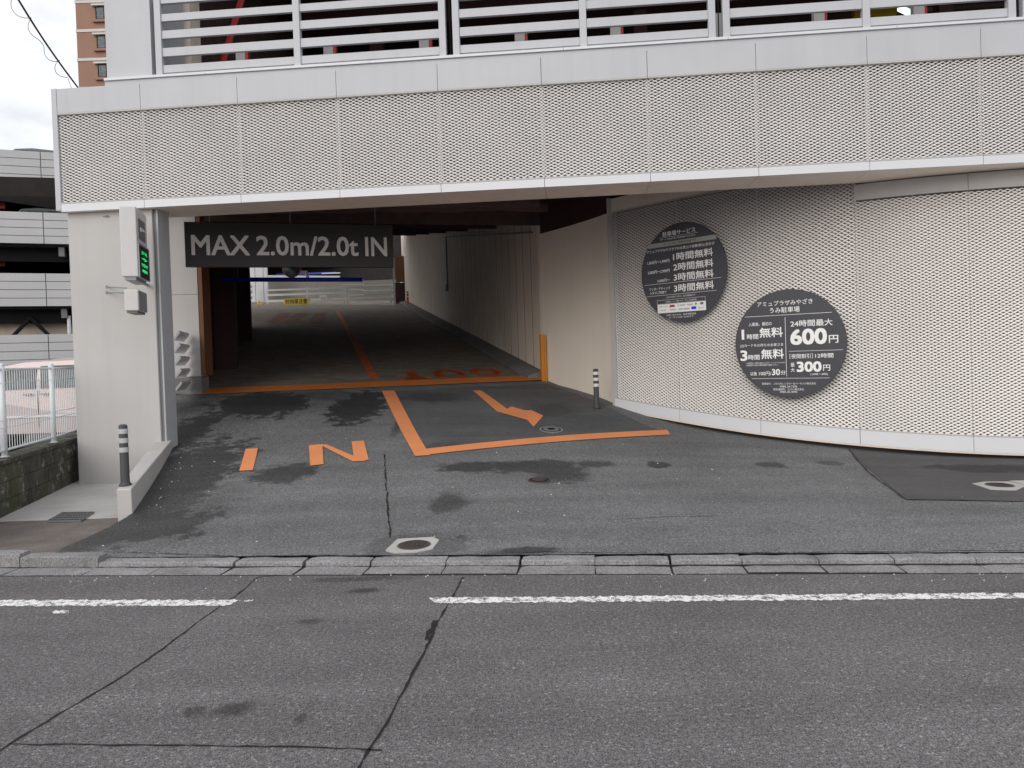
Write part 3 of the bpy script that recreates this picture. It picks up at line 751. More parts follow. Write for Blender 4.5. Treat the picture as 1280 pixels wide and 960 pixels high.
for i in range(6):
    a, b = cs[i], cs[i+1]; a_in = a+(.10 if i == 0 else .003); zt = topz(i)
    ribbon(a_in if i else a+.0, b-.003, CB, trimtop, -.02, .035).build('base_trim', M['whiter'], cwall)
    ribbon(a_in if i else a+.0, b-.003, lambda s: trimtop(s)+.002, lambda s: trimtop(s)+.016, -.02, .038).build('mesh_frame_rail', M['cream'], cwall)
    ribbon(a_in, b-.003, lambda s: zt+.0, lambda s: zt+.02, -.02, .037).build('mesh_frame_rail', M['cream'], cwall)
    ribbon(a_in, b-.003, lambda s: zt+.022, lambda s: (4.06 if i < 3 else zb-.012), -.03, .034).build('header_panel', M['creamin' if i < 3 else 'cream'], cwall)
    ribbon(b-.016, b+.016, lambda s: trimtop(s), lambda s: zt, -.05, -.02, 1).build('joint_strip', M['joint'], cwall)
    wdt = b-.003-a_in; L = .080; nu = int(round(wdt/(L/2))); S0 = .0436; rows = int((zt-.9)/S0*2+.5) if i < 3 else int((zt-.3)/S0*2)
    mb = MB()
    def T(x, z, y, a_in=a_in, wdt=wdt, rows=rows, S0=S0, zt=zt):
        s = a_in + x/ (nu*L/2)*wdt; t0 = trimtop(s)+.008; f = z/(rows*S0/2+S0/2)
        return CP(s) + CNm(s)*(.012-y) + VZ*(t0+(zt-t0)*f)
    # cache frame per column for speed
    cols = []
    for k in range(nu+1):
        s = a_in+wdt*k/nu; cols.append((CP(s), CNm(s), trimtop(s)+.008))
    wv, dep, th = .0140, .011, .0025
    H = rows*S0/2+S0/2
    for r in range(rows):
        base = len(mb.v)
        for k in range(nu+1):
            p, nn, t0 = cols[k]; sc_ = (zt-t0)/H
            z = S0/4+r*S0/2+S0/4*(1 if (k+r) % 2 else -1)*.86
            for (dz, dy) in ((-wv/2, -dep/2), (wv/2, dep/2), (wv/2-th*.3, dep/2+th), (-wv/2-th*.3, -dep/2+th)):
                mb.v.append((p.x+nn.x*(.012-dy), p.y+nn.y*(.012-dy), t0+(z+dz)*sc_))
        for k in range(nu):
            a4 = base+k*4; b4 = a4+4
            for j in range(4): mb.f.append((a4+j, a4+(j+1) % 4, b4+(j+1) % 4, b4+j))
    mb.build('mesh_panel', M['lmesh'], cwall)
ribbon(0, .05, CB, lambda s: 4.08, -.06, .036, 1).build('frame_post', M['cream'], cwall)
ribbon(.051, .098, lambda s: CB(s)+.16, lambda s: 4.055, -.05, .030, 1).build('frame_post', M['cream'], cwall)
ribbon(cs[3]-.003, cs[3]+.02, lambda s: 3.40, lambda s: zb-.01, -.01, .042, 1).build('header_end', M['cream'], cwall)
ribbon(.05, cs[-1], lambda s: CB(s)-.0, lambda s: 4.0 if s < cs[3]-.1 else zb-.02, -.20, -.14, 40).build('backing_sheet', M['lbacking'], cwall)
ribbon(.05, cs[-1], lambda s: CB(s)-.3, lambda s: CB(s)-.012, -.16, -.10, 40).build('base_upstand', M['ink'], cwall)
ribbon(.0, cs[-1], lambda s: CB(s)-.022, lambda s: CB(s)-.002, -.10, .028, 40).build('base_ledge', M['creamin'], cwall)

# ------------------------------------------------------------ round signs on the curved wall
def curve_hit(px):
    best = None
    for k in range(400):
        s = cs[-1]*k/400; p = CP(s); q = 640+FPX*(p.x/p.y)
        if best is None or abs(q-px) < best[0]: best = (abs(q-px), s)
    return best[1]
def disc_sign(px, py, R, label):
    s = curve_hit(px); p = CP(s); nn = CNm(s); d_ = ray(px, py); o = p+nn*.13
    k = (o-EYEP).dot(nn)/d_.dot(nn); c = EYEP+d_*k; tx = CT(s)
    t = thing('round_sign', label, 'sign', c, 'round charcoal price signs on the mesh wall')
    mb = MB(); N = 72; prof = [(R-.004, .0), (R, -.006), (R, -.03), (R-.01, -.035)]; vs = []
    for (r, dn) in prof:
        for i in range(N):
            a = 2*math.pi*i/N; vs.append(c + tx*(r*math.cos(a)) + VZ*(r*math.sin(a)) + nn*dn)
    fs = [tuple(range(N))] + [tuple(range(3*N, 4*N))[::-1]]
    for j in range(3):
        for i in range(N): fs.append((j*N+i, (j+1)*N+i, (j+1)*N+(i+1) % N, j*N+(i+1) % N))
    mb.add(vs, fs).build('disc', M['disc'], t)
    for (a, b) in ((-.4, .4), (.4, .4), (-.4, -.4), (.4, -.4)):
        q = c+tx*(a*R)+VZ*(b*R); MB().tube([q-nn*.036, q-nn*.14], .015, 8).build('standoff', M['grey'], t)
    return t, c+nn*.003, tx, nn
def TX(t, o, ex, R, mat, items, name='lettering'):
    for it in items:
        mb = MB(); body, x0, x1, yc, h = it[:5]; b = it[5] if len(it) > 5 else .012
        fit_text(mb, body, x0*R, x1*R, (yc-h/2)*R, (yc+h/2)*R, o, ex, VZ, b)
        mb.build(name, mat, t)
def RULES(t, o, ex, R, items, mat, name='rule'):
    for (x0, x1, y0, y1) in items:
        MB().add([o+ex*(x*R)+VZ*(y*R) for x, y in ((x0, y0), (x1, y0), (x1, y1), (x0, y1))], [(0, 1, 2, 3)]).build(name, mat, t)
RD = .74
t2, o2, e2_, n2 = disc_sign(986, 429.5, RD, 'round charcoal sign with large 600円 and 300円 prices, lower of the two')
TX(t2, o2, e2_, RD, M['print'], [
 ('アミュプラザみやざき', -.56, .44, .755, .095, .006), ('うみ駐車場', -.33, .21, .625, .105, .012),
 ('入庫後、最初の', -.73, -.30, .385, .07, .01), ('1', -.87, -.82, .20, .19, .0), ('時間', -.77, -.555, .155, .10, .018), ('無料', -.53, -.10, .22, .185, .022),
 ('JQカードをお持ちのお客さま', -.90, -.10, -.015, .065, .006), ('3', -.905, -.77, -.20, .20, .03), ('時間', -.755, -.54, -.235, .10, .018), ('無料', -.51, -.09, -.18, .185, .022),
 ('以後', -.72, -.60, -.545, .075, .012), ('100円/', -.56, -.33, -.545, .075, .012), ('30', -.32, -.17, -.52, .115, .03), ('分', -.155, -.07, -.53, .08, .015),
 ('24時間最大', .04, .77, .36, .12, .015), ('600', .03, .67, .115, .29, .04), ('円', .70, .86, .055, .14, .02),
 ('［夜間割引］', .01, .42, -.235, .085, .01), ('12時間', .46, .77, -.235, .085, .014), ('最', .025, .095, -.39, .075, .01), ('大', .025, .095, -.485, .075, .01),
 ('300', .13, .565, -.43, .19, .04), ('円', .59, .71, -.455, .11, .018), ('(18時〜8時)', .37, .67, -.57, .045, .008)])
TX(t2, o2, e2_, RD, M['print'], [('※入庫時間から1時間は無料となります。アミュプラザみやざき', -.80, -.08, -.345, .03, 0), ('※3時間無料の場合は事前精算機で精算ください。', -.80, -.20, -.385, .03, 0),
 ('管理会社：ＪＲ九州レンタカー＆パーキング株式会社', -.51, .46, -.735, .04, 0), ('0985-24-7395', -.18, .13, -.79, .036, 0), ('緊急連絡先：セコム株式会社', -.30, .25, -.84, .04, 0), ('0985-25-4490', -.18, .13, -.888, .036, 0)], 'small_print')
RULES(t2, o2, e2_, RD, [(-.80, .76, .527, .534), (-.058, -.050, -.60, .49), (-.0, .93, -.145, -.139), (-.70, .70, -.64, -.634)], M['print'])
t1, o1, e1_, n1_ = disc_sign(852.5, 340, RD, 'round charcoal sign listing free hours in four rows, upper left of the two')
TX(t1, o1, e1_, RD, M['print'], [
 ('駐車場サービス', -.44, .34, .81, .10, .01), ('アミュプラザみやざきでのお買上げ金額(税込)合計が', -.84, .76, .485, .07, .008),
 ('1,000円〜1,999円', -.83, -.29, .26, .07, .012), ('1時間無料', -.20, .72, .325, .16, .02), ('2,000円〜2,999円', -.83, -.29, .06, .07, .012), ('2時間無料', -.20, .72, .115, .16, .02),
 ('3,000円〜', -.60, -.29, -.13, .065, .012), ('3時間無料', -.20, .72, -.09, .16, .02),
 ('ワンダーアティック', -.80, -.29, -.29, .06, .012), ('シネマご利用で', -.79, -.38, -.37, .06, .012), ('3時間無料', -.20, .72, -.315, .16, .02)])
TX(t1, o1, e1_, RD, M['print'], [('※サービスは駐車場ご利用時間から引きます', -.50, .34, .705, .035, 0), ('※上記の合算はできません。最大3時間無料です', -.40, .30, -.48, .035, 0), ('ご提携カード・電子マネーでもご利用可能', -.42, .32, -.575, .035, 0),
 ('お問い合わせ先：駐車場管理室', -.40, .30, -.85, .035, 0), ('オープン10:00〜20:00まで', -.34, .24, -.90, .035, 0)], 'small_print')
RULES(t1, o1, e1_, RD, [(-.52, .40, .742, .747), (-.92, .88, -.195, -.189), (-.88, .78, -.435, -.429), (-.62, .52, -.615, -.61), (-.62, .52, -.535, -.53), (-.62, -.615, -.61, -.53), (.515, .52, -.61, -.53)], M['print'])
RULES(t1, o1, e1_, RD, [(-.80, .80, .56, .65)], M['printg'], 'grey_band')
TX(t1, o1+n1_*.003, e1_, RD, M['ink'], [('サービスのご利用が可能です', -.42, .36, .605, .05, .006)])
RULES(t1, o1+n1_*.001, e1_, RD, [(-.61, .53, -.80, -.62)], M['print'], 'logo_panel')
RULES(t1, o1+n1_*.004, e1_, RD, [(-.31, -.19, -.69, -.645)], M['red'], 'logo_mark'); RULES(t1, o1+n1_*.004, e1_, RD, [(.20, .31, -.765, -.71)], M['blue'], 'logo_mark')
TX(t1, o1+n1_*.004, e1_, RD, M['greyd'], [('カード', -.56, -.36, -.665, .03), ('CARD', -.12, .06, -.665, .028), ('MONEY', .10, .24, -.665, .03), ('◆', .28, .33, -.66, .05), ('●', .40, .48, -.66, .05), ('ペイ', -.56, -.40, -.745, .03), ('WAON', -.32, -.16, -.745, .028), ('iD', -.10, 0, -.745, .035), ('nanaco', .02, .16, -.745, .028), ('払い', .36, .48, -.745, .03)])

# ------------------------------------------------------------ cream wall to the tunnel, maroon board, ceiling
cr = thing('rendered_wall', 'smooth curved cream wall between the mesh wall and the ramp', 'wall', W(720, 490, 13.8))
A0 = Vector((ENT.x+.02, ENT.y, 0)); A1 = Vector((XU(768, 12.75), 12.75, 0))
mb = MB(); mb2 = MB(); K = 10
for j in range(K+1):
    t_ = j/K; p = A0.lerp(A1, t_) + Vector((-.10, .06, 0))*math.sin(t_*math.pi)*-1.0
    zt = 3.87
    nrm = Vector((-(A1-A0).normalized().y*-1, -1, 0)); 
    back = p + Vector((.3, .18, 0))
    for v in ((p.x, p.y, .3), (p.x, p.y, zt), (back.x, back.y, zt), (back.x, back.y, .3)): mb.v.append(v)
    for v in ((p.x+.03, p.y+.03, zt+.001), (p.x+.03, p.y+.03, 4.6), (back.x, back.y, 4.6), (back.x, back.y, zt+.001)): mb2.v.append(v)
for m_ in (mb, mb2):
    for j in range(K):
        for q in range(4): m_.f.append((4*j+q, 4*j+(q+1) % 4, 4*j+4+(q+1) % 4, 4*j+4+q))
mb.build('wall_face', M['creamw'], cr, smooth=False); mb2.build('maroon_fascia', M['maroon'], cr)
# tunnel right wall: vertical planks with recessed joints
tr = thing('tunnel_wall', 'beige wall of vertical planks along the right side of the ramp', 'wall', ENT+VZ*1.0)
def along(s, off=0.0): return ENT + AX*s + PX_*off
s = 0.0; i = 0
while s < 20.5:
    wd = .56; a, b = s+.024, s+wd-.024
    for_ = [along(a, 0), along(b, 0), along(b, .06), along(a, .06)]
    lo = [Vector((p.x, p.y, ramp_z(p.x, p.y)+.16)) for p in for_]; hi = [Vector((p.x, p.y, ramp_z(p.x, p.y)+3.15)) for p in for_]
    MB().hull(lo, hi).build('plank', M['creamin'], tr)
    fj = [along(b+.001, .006), along(b+.047, .006), along(b+.047, .05), along(b+.001, .05)]  # near-black strip filling the gap between two planks
    MB().hull([Vector((p.x, p.y, ramp_z(p.x, p.y)+.16)) for p in fj], [Vector((p.x, p.y, ramp_z(p.x, p.y)+3.15)) for p in fj]).build('dark_joint', M['ink'], tr); s += wd; i += 1
lo = [along(0, .05), along(20.6, .05), along(20.6, .25), along(0, .25)]
MB().hull([Vector((p.x, p.y, ramp_z(p.x, p.y)-.3)) for p in lo], [Vector((p.x, p.y, ramp_z(p.x, p.y)+3.6)) for p in lo]).build('wall_core', M['ink'], tr)
lo = [along(.05, -.28), along(20.6, -.28), along(20.6, .04), along(.05, .04)]
MB().hull([Vector((p.x, p.y, ramp_z(p.x, p.y)-.3)) for p in lo], [Vector((p.x, p.y, ramp_z(p.x, p.y)+(.06 if k in (0, 1) else .15))) for k, p in enumerate(lo)]).build('base_kerb', M['concd'], tr)
# left wall of the tunnel
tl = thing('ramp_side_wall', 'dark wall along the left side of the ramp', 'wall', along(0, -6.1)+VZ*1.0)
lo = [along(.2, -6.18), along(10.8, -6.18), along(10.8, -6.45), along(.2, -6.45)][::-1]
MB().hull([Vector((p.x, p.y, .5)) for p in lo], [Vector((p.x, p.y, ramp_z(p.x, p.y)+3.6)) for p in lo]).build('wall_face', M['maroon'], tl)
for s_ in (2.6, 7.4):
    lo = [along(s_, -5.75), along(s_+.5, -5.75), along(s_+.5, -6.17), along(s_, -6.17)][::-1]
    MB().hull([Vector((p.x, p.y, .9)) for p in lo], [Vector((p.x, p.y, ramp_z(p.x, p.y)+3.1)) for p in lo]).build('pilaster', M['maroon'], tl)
# ceiling of the ramp and of the forecourt
ce = thing('ramp_ceiling', 'black ceiling over the ramp with rough sprayed beams', 'ceiling', ENT+VZ*4.3)
def slab(s0, s1, o0, o1, dz0, dz1, name, mat):
    lo = [along(s0, o0), along(s0, o1), along(s1, o1), along(s1, o0)]
    MB().hull([Vector((p.x, p.y, ramp_z(p.x, p.y)+dz0)) for p in lo], [Vector((p.x, p.y, ramp_z(p.x, p.y)+dz1)) for p in lo]).build(name, M[mat], ce)
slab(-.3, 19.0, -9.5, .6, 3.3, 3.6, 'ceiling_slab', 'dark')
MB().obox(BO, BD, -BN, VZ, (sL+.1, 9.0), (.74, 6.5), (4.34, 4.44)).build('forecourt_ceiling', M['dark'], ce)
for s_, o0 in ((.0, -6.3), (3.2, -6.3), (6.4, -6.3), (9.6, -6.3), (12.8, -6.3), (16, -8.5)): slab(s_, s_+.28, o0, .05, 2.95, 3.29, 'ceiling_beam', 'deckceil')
for zz, (pa, pb) in ((4.20, ((250, 12.9), (690, 13.6))), (4.16, ((300, 12.2), (680, 13.0)))):
    A_, B_ = Vector((XU(pa[0], pa[1]), pa[1], zz)), Vector((XU(pb[0], pb[1]), pb[1], zz))
    L_ = [A_.lerp(B_, k/14)+Vector((0, R_.uniform(-.02, .02), R_.uniform(-.025, .025))) for k in range(15)]
    MB().tube(L_, .11, 8).build('sprayed_pipe', M['deckceil'], ce, smooth=True)

# ------------------------------------------------------------ MAX sign
sa = W(232, 333.5, 11.8); sb = W(492.5, 334, 12.72); sb.z = sa.z
se = (sb-sa); sw = se.length; se.normalize(); sn = Vector((se.y, -se.x, 0)); hgt = W(232, 277, 11.8).z-sa.z
ms = thing('height_limit_sign', 'dark hanging panel reading MAX 2.0m/2.0t IN over the ramp mouth', 'sign', sa)
MB().obox(sa, se, -sn, VZ, (0, sw), (0, .10), (0, hgt)).build('panel', M['signdark'], ms, bevel=.004)
ey = hgt/56.5
mb = MB(); o = sa+sn*.002
def sx(px): return (px-232)/260.5*sw
for body, x0, x1 in (('MAX', 239.5, 309), ('2.0m/2.0t', 317, 446), ('IN', 455, 484)):
    fit_text(mb, body, sx(x0), sx(x1), ey*14.7, ey*40.2, o, se, VZ, .021)
mb.build('lettering', M['signlet'], ms)
for px in (262, 360, 470):
    q = sa+se*sx(px)-sn*.05; MB().tube([q+VZ*hgt, q+VZ*(4.36-q.z)], .012, 6).build('hanger', M['greyd'], ms)
# blue height bar
A_ = W(275, 349.5, 15.4); B_ = W(453, 351.5, 16.3); B_.z = A_.z-.0
hb = thing('height_bar', 'blue horizontal height bar hanging over the ramp behind the dark sign', 'height bar', A_)
MB().tube([A_, B_], .045, 12).build('bar', M['blue'], hb, smooth=True)
for u in (.12, .86):
    q = A_.lerp(B_, u); MB().tube([q+VZ*.045, q+VZ*1.3], .006, 5).build('chain', M['grey'], hb)
# far end of the ramp
def far_box(name, mat, px0, px1, py0, py1, Z, dep, parent=None, **k):
    a = W(px0, py1, Z); b = W(px1, py1, Z); top = W((px0+px1)/2, py0, Z).z; bot = W((px0+px1)/2, py1, Z).z
    return MB().box((a.x, b.x), (Z, Z+dep), (bot, top)).build(name, M[mat], parent, **k)
FZ = 33.2; c0 = W(408, 385, FZ)
br = thing('barrier_rail', 'white horizontal rail barrier across the top of the ramp', 'railing', c0)
for (y0, y1) in ((359.2, 361.2), (365, 367.5), (372.5, 375), (381.5, 385.5)): far_box('rail', 'print', 333, 493, y0, y1, FZ, .05, br)
for px in (334.5, 384, 431, 435.5, 489): far_box('post', 'whiter', px-1, px+1, 359.5, 386, FZ+.06, .06, br)
far_box('end_pole', 'whiter', 492.4, 494.6, 322, 386, FZ-.1, .1, br)
sw_ = thing('siding_wall', 'grey horizontal siding wall behind the barrier at the ramp top', 'wall', W(408, 385, 36))
for k, (y0, y1) in enumerate(((350, 355.8), (356.1, 362.5), (362.8, 369), (369.3, 375.8), (376.1, 388))):
    for (xa, xb) in ((333, 395.8), (396.1, 453.8), (454.1, 500)): far_box('siding_board', 'sidingf', xa, xb, y0, y1, 36, .08, sw_)
t = thing('yellow_warning_sign', 'small yellow sign reading 対向車注意 on the white barrier', 'sign', W(371, 378, FZ))
far_box('plate', 'yellow', 354.5, 386, 373, 381, FZ-.06, .03, t)
mb = MB(); a = W(356.5, 380, FZ-.065); b = W(384, 373.8, FZ-.065); fit_text(mb, '対向車注意', 0, b.x-a.x, 0, W(370, 373.8, FZ).z-W(370, 380, FZ).z, Vector((a.x, FZ-.065, W(370, 380, FZ).z)), VX, VZ, .02); mb.build('lettering', M['ink'], t)
t = thing('notice_plate', 'small white notice plate on the barrier right of the yellow sign', 'sign', W(404, 371, FZ))
far_box('plate', 'print', 399.5, 409, 369, 374.5, FZ-.06, .03, t)
mb = MB(); a = W(401, 373, FZ-.065); fit_text(mb, '━━━', 0, .2, 0, .03, a, VX, VZ, 0); mb.build('lettering', M['greyd'], t)
t = thing('white_end_wall', 'bright white wall panels at the far left end of the ramp', 'wall', W(322, 386, 34))
for (xa, xb) in ((303, 320), (320.8, 330.3), (331, 335.5)): far_box('panel', 'whiter', xa, xb, 320, 387, 34.5, .1, t)
for k in range(5): 
    y = 354+k*7; a = W(309, y+3, 33.6); MB().tube([a, a+Vector((.05, .3, .0))], .10, 8).build('louvre_end', M['whiter'], t)
t = thing('far_dark_building', 'dark storey beyond the siding wall seen above the barrier', 'building', W(420, 340, 44))
far_box('wall_face', 'dark', 335, 560, 250, 352, 44, 1, t); far_box('pipe', 'blue', 345, 420, 341, 343, 43.5, .1, t); far_box('light_strip', 'whiter', 402, 425, 340.8, 342, 43.4, .1, t)
t = thing('convex_mirror', 'round orange-rimmed convex mirror under the dark sign', 'traffic mirror', W(364, 337, 30))
c = W(364, 335.5, 30); rr = .34
mb = MB(); N = 24; vs = []
for (r, dn) in ((rr, 0), (rr*1.06, .02), (rr*1.06, .06), (rr*.9, .08)):
    for i in range(N): a = 2*math.pi*i/N; vs.append(c+VX*(r*math.cos(a))+VZ*(r*math.sin(a))+VY*dn)
fs = [(j*N+i, j*N+(i+1) % N, (j+1)*N+(i+1) % N, (j+1)*N+i) for j in range(3) for i in range(N)]+[tuple(range(3*N, 4*N))[::-1]]
mb.add(vs, fs).build('rim', M['cone'], t)
vs = [c-VY*.05]+[c+VX*(r*math.cos(2*math.pi*i/N))+VZ*(r*math.sin(2*math.pi*i/N))-VY*d_ for r, d_ in ((rr*.6, .035), (rr*.98, 0)) for i in range(N)]
MB().add(vs, [(0, 1+(i+1) % N, 1+i) for i in range(N)]+[(1+i, 1+(i+1) % N, 1+N+(i+1) % N, 1+N+i) for i in range(N)]).build('glass', M['glass'], t, smooth=True)
MB().tube([c+VY*.1, W(372, 340, 30)+VY*.1, W(382, 340, 30)+VY*.1, W(384, 348, 30)+VY*.1], .07, 8).build('bracket', M['whiter'], t)
t = thing('brown_door_panel', 'brown panel door right of the barrier at the ramp top', 'door', W(502, 385, 34))
far_box('upper_panel', 'brownpost', 495, 509.5, 320, 352.5, 34, .1, t); far_box('lower_panel', 'maroon', 495, 513, 353, 388, 34.02, .1, t); far_box('jamb', 'whiter', 509.7, 511.5, 324, 352, 33.9, .1, t)
t = thing('marker_post', 'thin orange marker post at the ramp top beside the plank wall', 'bollard', W(510, 385, 32.2))
pb = W(510, 385, 32.2); MB().lathe(pb, [(.14, 0), (.12, .04), (.05, .06), (.045, .68), (.03, .7)], 12).build('post', M['cone'], t)
for z in (.45, .58): MB().lathe(pb+VZ*z, [(.048, 0), (.048, .06)], 12).build('band', M['reflw'], t)
t = thing('yellow_stand', 'small yellow stand by the white panels at the ramp top', 'stand', W(325, 386, 33))
MB().tube([W(323, 386, 33), W(324, 376, 33), W(326.5, 380, 33), W(327, 386, 33)], .06, 6).build('frame', M['yellow'], t)

# ------------------------------------------------------------ bollards, guard post
def bollard(base, H, r, label, bandmat, bands):
    t = thing('bollard', label, 'bollard', base, 'rubber delineator posts')
    MB().lathe(base, [(r*1.45, 0), (r*1.4, .015), (r*1.1, .03), (r, .045), (r*.97, H-.02), (r*.8, H-.004), (r*.5, H)], 20).build('post', M['bol'], t, smooth=True)
    for z in bands: MB().lathe(base+VZ*z*H, [(r*1.035, 0), (r*1.06, .003), (r*1.05, .046), (r*1.02, .049)], 20).build('reflective_band', M[bandmat], t)
    return t
pB = W(157, 612, 7.72); pB.z = .372
bollard(pB, .62, .043, 'dark grey bollard with grey bands standing on the white kerb wall at left', 'refl', (.55, .70, .85))
pB = G(746, 510.5); bollard(pB, .64, .045, 'dark bollard with white bands in front of the cream wall at right', 'reflw', (.55, .70, .85))
q = along(-.12, -.02); q.z = gz(q.x, q.y-.1)-.01
t = thing('guard_post', 'orange corner guard post at the right end of the entry line', 'guard post', q)
hG = 60*q.y/FPX
MB().obox(q, PX_, AX, VZ, (-.045, .02), (-.05, .05), (0, hG)).build('angle_guard', M['guard'], t, bevel=.006)
MB().obox(q, PX_, AX, VZ, (.022, .06), (-.055, .03), (0, hG-.02)).build('angle_flange', M['guard'], t, bevel=.006)

# ------------------------------------------------------------ projecting sign box and small box on the pier
Zs = 9.35
bx = thing('parking_sign_box', 'white projecting sign box with green LED text on the pier', 'sign', W(170, 345, Zs))
# broad side faces the street; display face looks to the right
A_ = W(151, 262, Zs); B_ = W(169, 262, Zs); zt_ = W(160, 258, Zs).z; zb_ = W(162, 346, Zs).z; zt_ = min(zt_, 3.63)
X0, X1 = W(152, 300, Zs).x, W(171, 300, Zs).x
dvec = (Vector((W(184, 300, Zs+.62).x, Zs+.62, 0))-Vector((X1, Zs, 0))); Ld = dvec.length; dvec.normalize(); evec = Vector((dvec.y, -dvec.x, 0))
ob = Vector((X1, Zs, 0)); wB = X1-X0
MB().obox(ob, dvec, -evec, VZ, (0, Ld), (0, wB), (zb_+.42*0+.0, zt_)).build('casing', M['boxw'], bx, bevel=.012)
MB().obox(ob, dvec, -evec, VZ, (.02, Ld-.02), (.03, wB-.03), (zb_-.04, zb_-.001)).build('underside_lamp', M['grey'], bx)
zL = W(162, 305, Zs).z
MB().obox(ob, dvec, -evec, VZ, (.03, Ld-.02), (-.012, -.001), (zb_+.01, zL)).build('display', M['ink'], bx)
for (a, b, c_, d_) in ((.015, .03, zb_, zL), (Ld-.02, Ld, zb_, zL), (.03, Ld-.02, zL, zL+.02)):
    MB().obox(ob, dvec, -evec, VZ, (a, b), (-.018, -.001), (c_, d_)).build('display_frame', M['grey'], bx)
mb = MB(); cell = (zL-zb_-.1)/4
for k, ch in enumerate('只今空車'):
    fit_text(mb, ch, .16, Ld-.12, zL-.05-cell*(k+1)+.025, zL-.05-cell*k-.01, ob+evec*.014, dvec, VZ, .02)
mb.build('led_text', M['led'], bx)
MB().obox(ob, dvec, -evec, VZ, (.12, Ld-.14), (-.006, -.001), (zL+.08, zt_-.12)).build('parking_plate', M['greyd'], bx)
mb = MB(); fit_text(mb, 'P', .17, Ld-.19, zL+.18, zt_-.22, ob+evec*.008, dvec, VZ, .04); mb.build('parking_letter', M['print'], bx)
MB().obox(ob, dvec, -evec, VZ, (Ld*.3, Ld+.35), (wB*.3, wB*.3+.03), (zb_-.03, zb_)).build('bracket', M['grey'], bx)
lb = thing('speaker_box', 'small white box on a wall bracket below the projecting sign', 'box', W(165, 390, Zs))
X0, X1 = W(157, 376, Zs).x, W(173, 376, Zs).x; zt_, zb_ = W(165, 362, Zs).z, W(165, 388.5, Zs).z
o = Vector((X1, Zs, 0)); wB = X1-X0; L2 = Ld*.78
MB().obox(o, dvec, -evec, VZ, (0, L2), (0, wB), (zb_, zt_)).build('casing', M['boxw'], lb, bevel=.012)
MB().obox(o, dvec, -evec, VZ, (.02, L2-.01), (-.006, -.001), (zb_+.01, zt_-.01)).build('face_plate', M['grey'], lb)
MB().obox(o, dvec, -evec, VZ, (.02, L2-.02), (.02, wB-.02), (zb_-.025, zb_-.001)).build('underside', M['greyd'], lb)
for (y, y2) in ((358.5, 360), (365.5, 366)):
    a = W(134, y, pz-.03); b = W(158, y2, Zs+.25); MB().tube([a, b], .009, 6).build('bracket_rod', M['grey'], lb)
    MB().lathe(a-VZ*.02, [(.022, 0), (.022, .04)], 8).build('bracket_plate', M['grey'], lb)
t = MB().tube([W(129, 271, pz-.03), W(134, 270, pz-.06), W(139, 272, pz-.03)], .012, 6).build('wall_hook', M['grey']); t['label'] = 'small grey cable hook at the top of the cream pier'; t['category'] = 'hook'

# ------------------------------------------------------------ block wall and fence at left
wd_ = Vector((-.2445, 1, 0)).normalized(); wn = Vector((wd_.y, -wd_.x, 0))      # wn towards the apron
WO = ZP(0, 648, .022); WO.z = 0; WH = .62
bw = thing('block_wall', 'low mossy concrete block wall under the white fence', 'wall', WO)
s = -2.4; rowh = (WH-.055)/3
for r in range(3):
    s = -2.6 + (.2 if r % 2 else 0)
    while s < 6.5:
        a, b = s+.004, s+.39-.004; e = R_.uniform(-.003, .003)
        MB().obox(WO, wd_, -wn, VZ, (a, b), (e, .2), (r*rowh+.003, (r+1)*rowh-.003)).build('block', M['block'], bw); s += .39
MB().obox(WO, wd_, -wn, VZ, (-2.6, 6.6), (.012, .19), (-.05, WH-.056)).build('mortar_core', M['block'], bw)
s = -2.6
while s < 6.4: MB().obox(WO, wd_, -wn, VZ, (s+.003, s+.597), (-.015, .26), (WH-.053, WH)).build('coping_block', M['block'], bw, bevel=.006); s += .6
fn = thing('mesh_fence', 'white wire mesh fence on top of the block wall at left', 'fence', WO+VZ*WH)
FO = W(3, 500, 8.5); FO.z = 0; f0 = (FO-WO).dot(wd_); zt = 1.60; z0 = .66
FO2 = FO
for k in range(-1, 5):
    q = FO2 + wd_*(k*1.60)
    MB().tube([q+VZ*.60, q+VZ*(zt+.03)], .032, 12).build('post', M['fence'], fn, smooth=True)
    MB().lathe(q+VZ*(zt+.03), [(.034, 0), (.03, .015), (.012, .025)], 12).build('post_cap', M['fence'], fn)
    MB().obox(q, wd_, -wn, VZ, (-.04, .04), (-.04, .04), (.60, .625)).build('post_foot', M['fence'], fn)
    if k < 4:
        for z in (zt-.01, z0+.03): MB().tube([q+wd_*.03+VZ*z, q+wd_*1.57+VZ*z], .014, 6).build('rail', M['fence'], fn)
        for z in (z0+.28, z0+.36, zt-.16): MB().tube([q+wd_*.03+VZ*z, q+wd_*1.57+VZ*z], .004, 4).build('wire', M['fence'], fn)
        mb = MB()
        for j in range(1, 21): mb.tube([q+wd_*(j*.075)+VZ*(z0+.03), q+wd_*(j*.075)+VZ*(zt-.01)], .0038, 4, False)
        o = mb.build('vertical_wires', M['fence'], fn); o['kind'] = 'stuff'

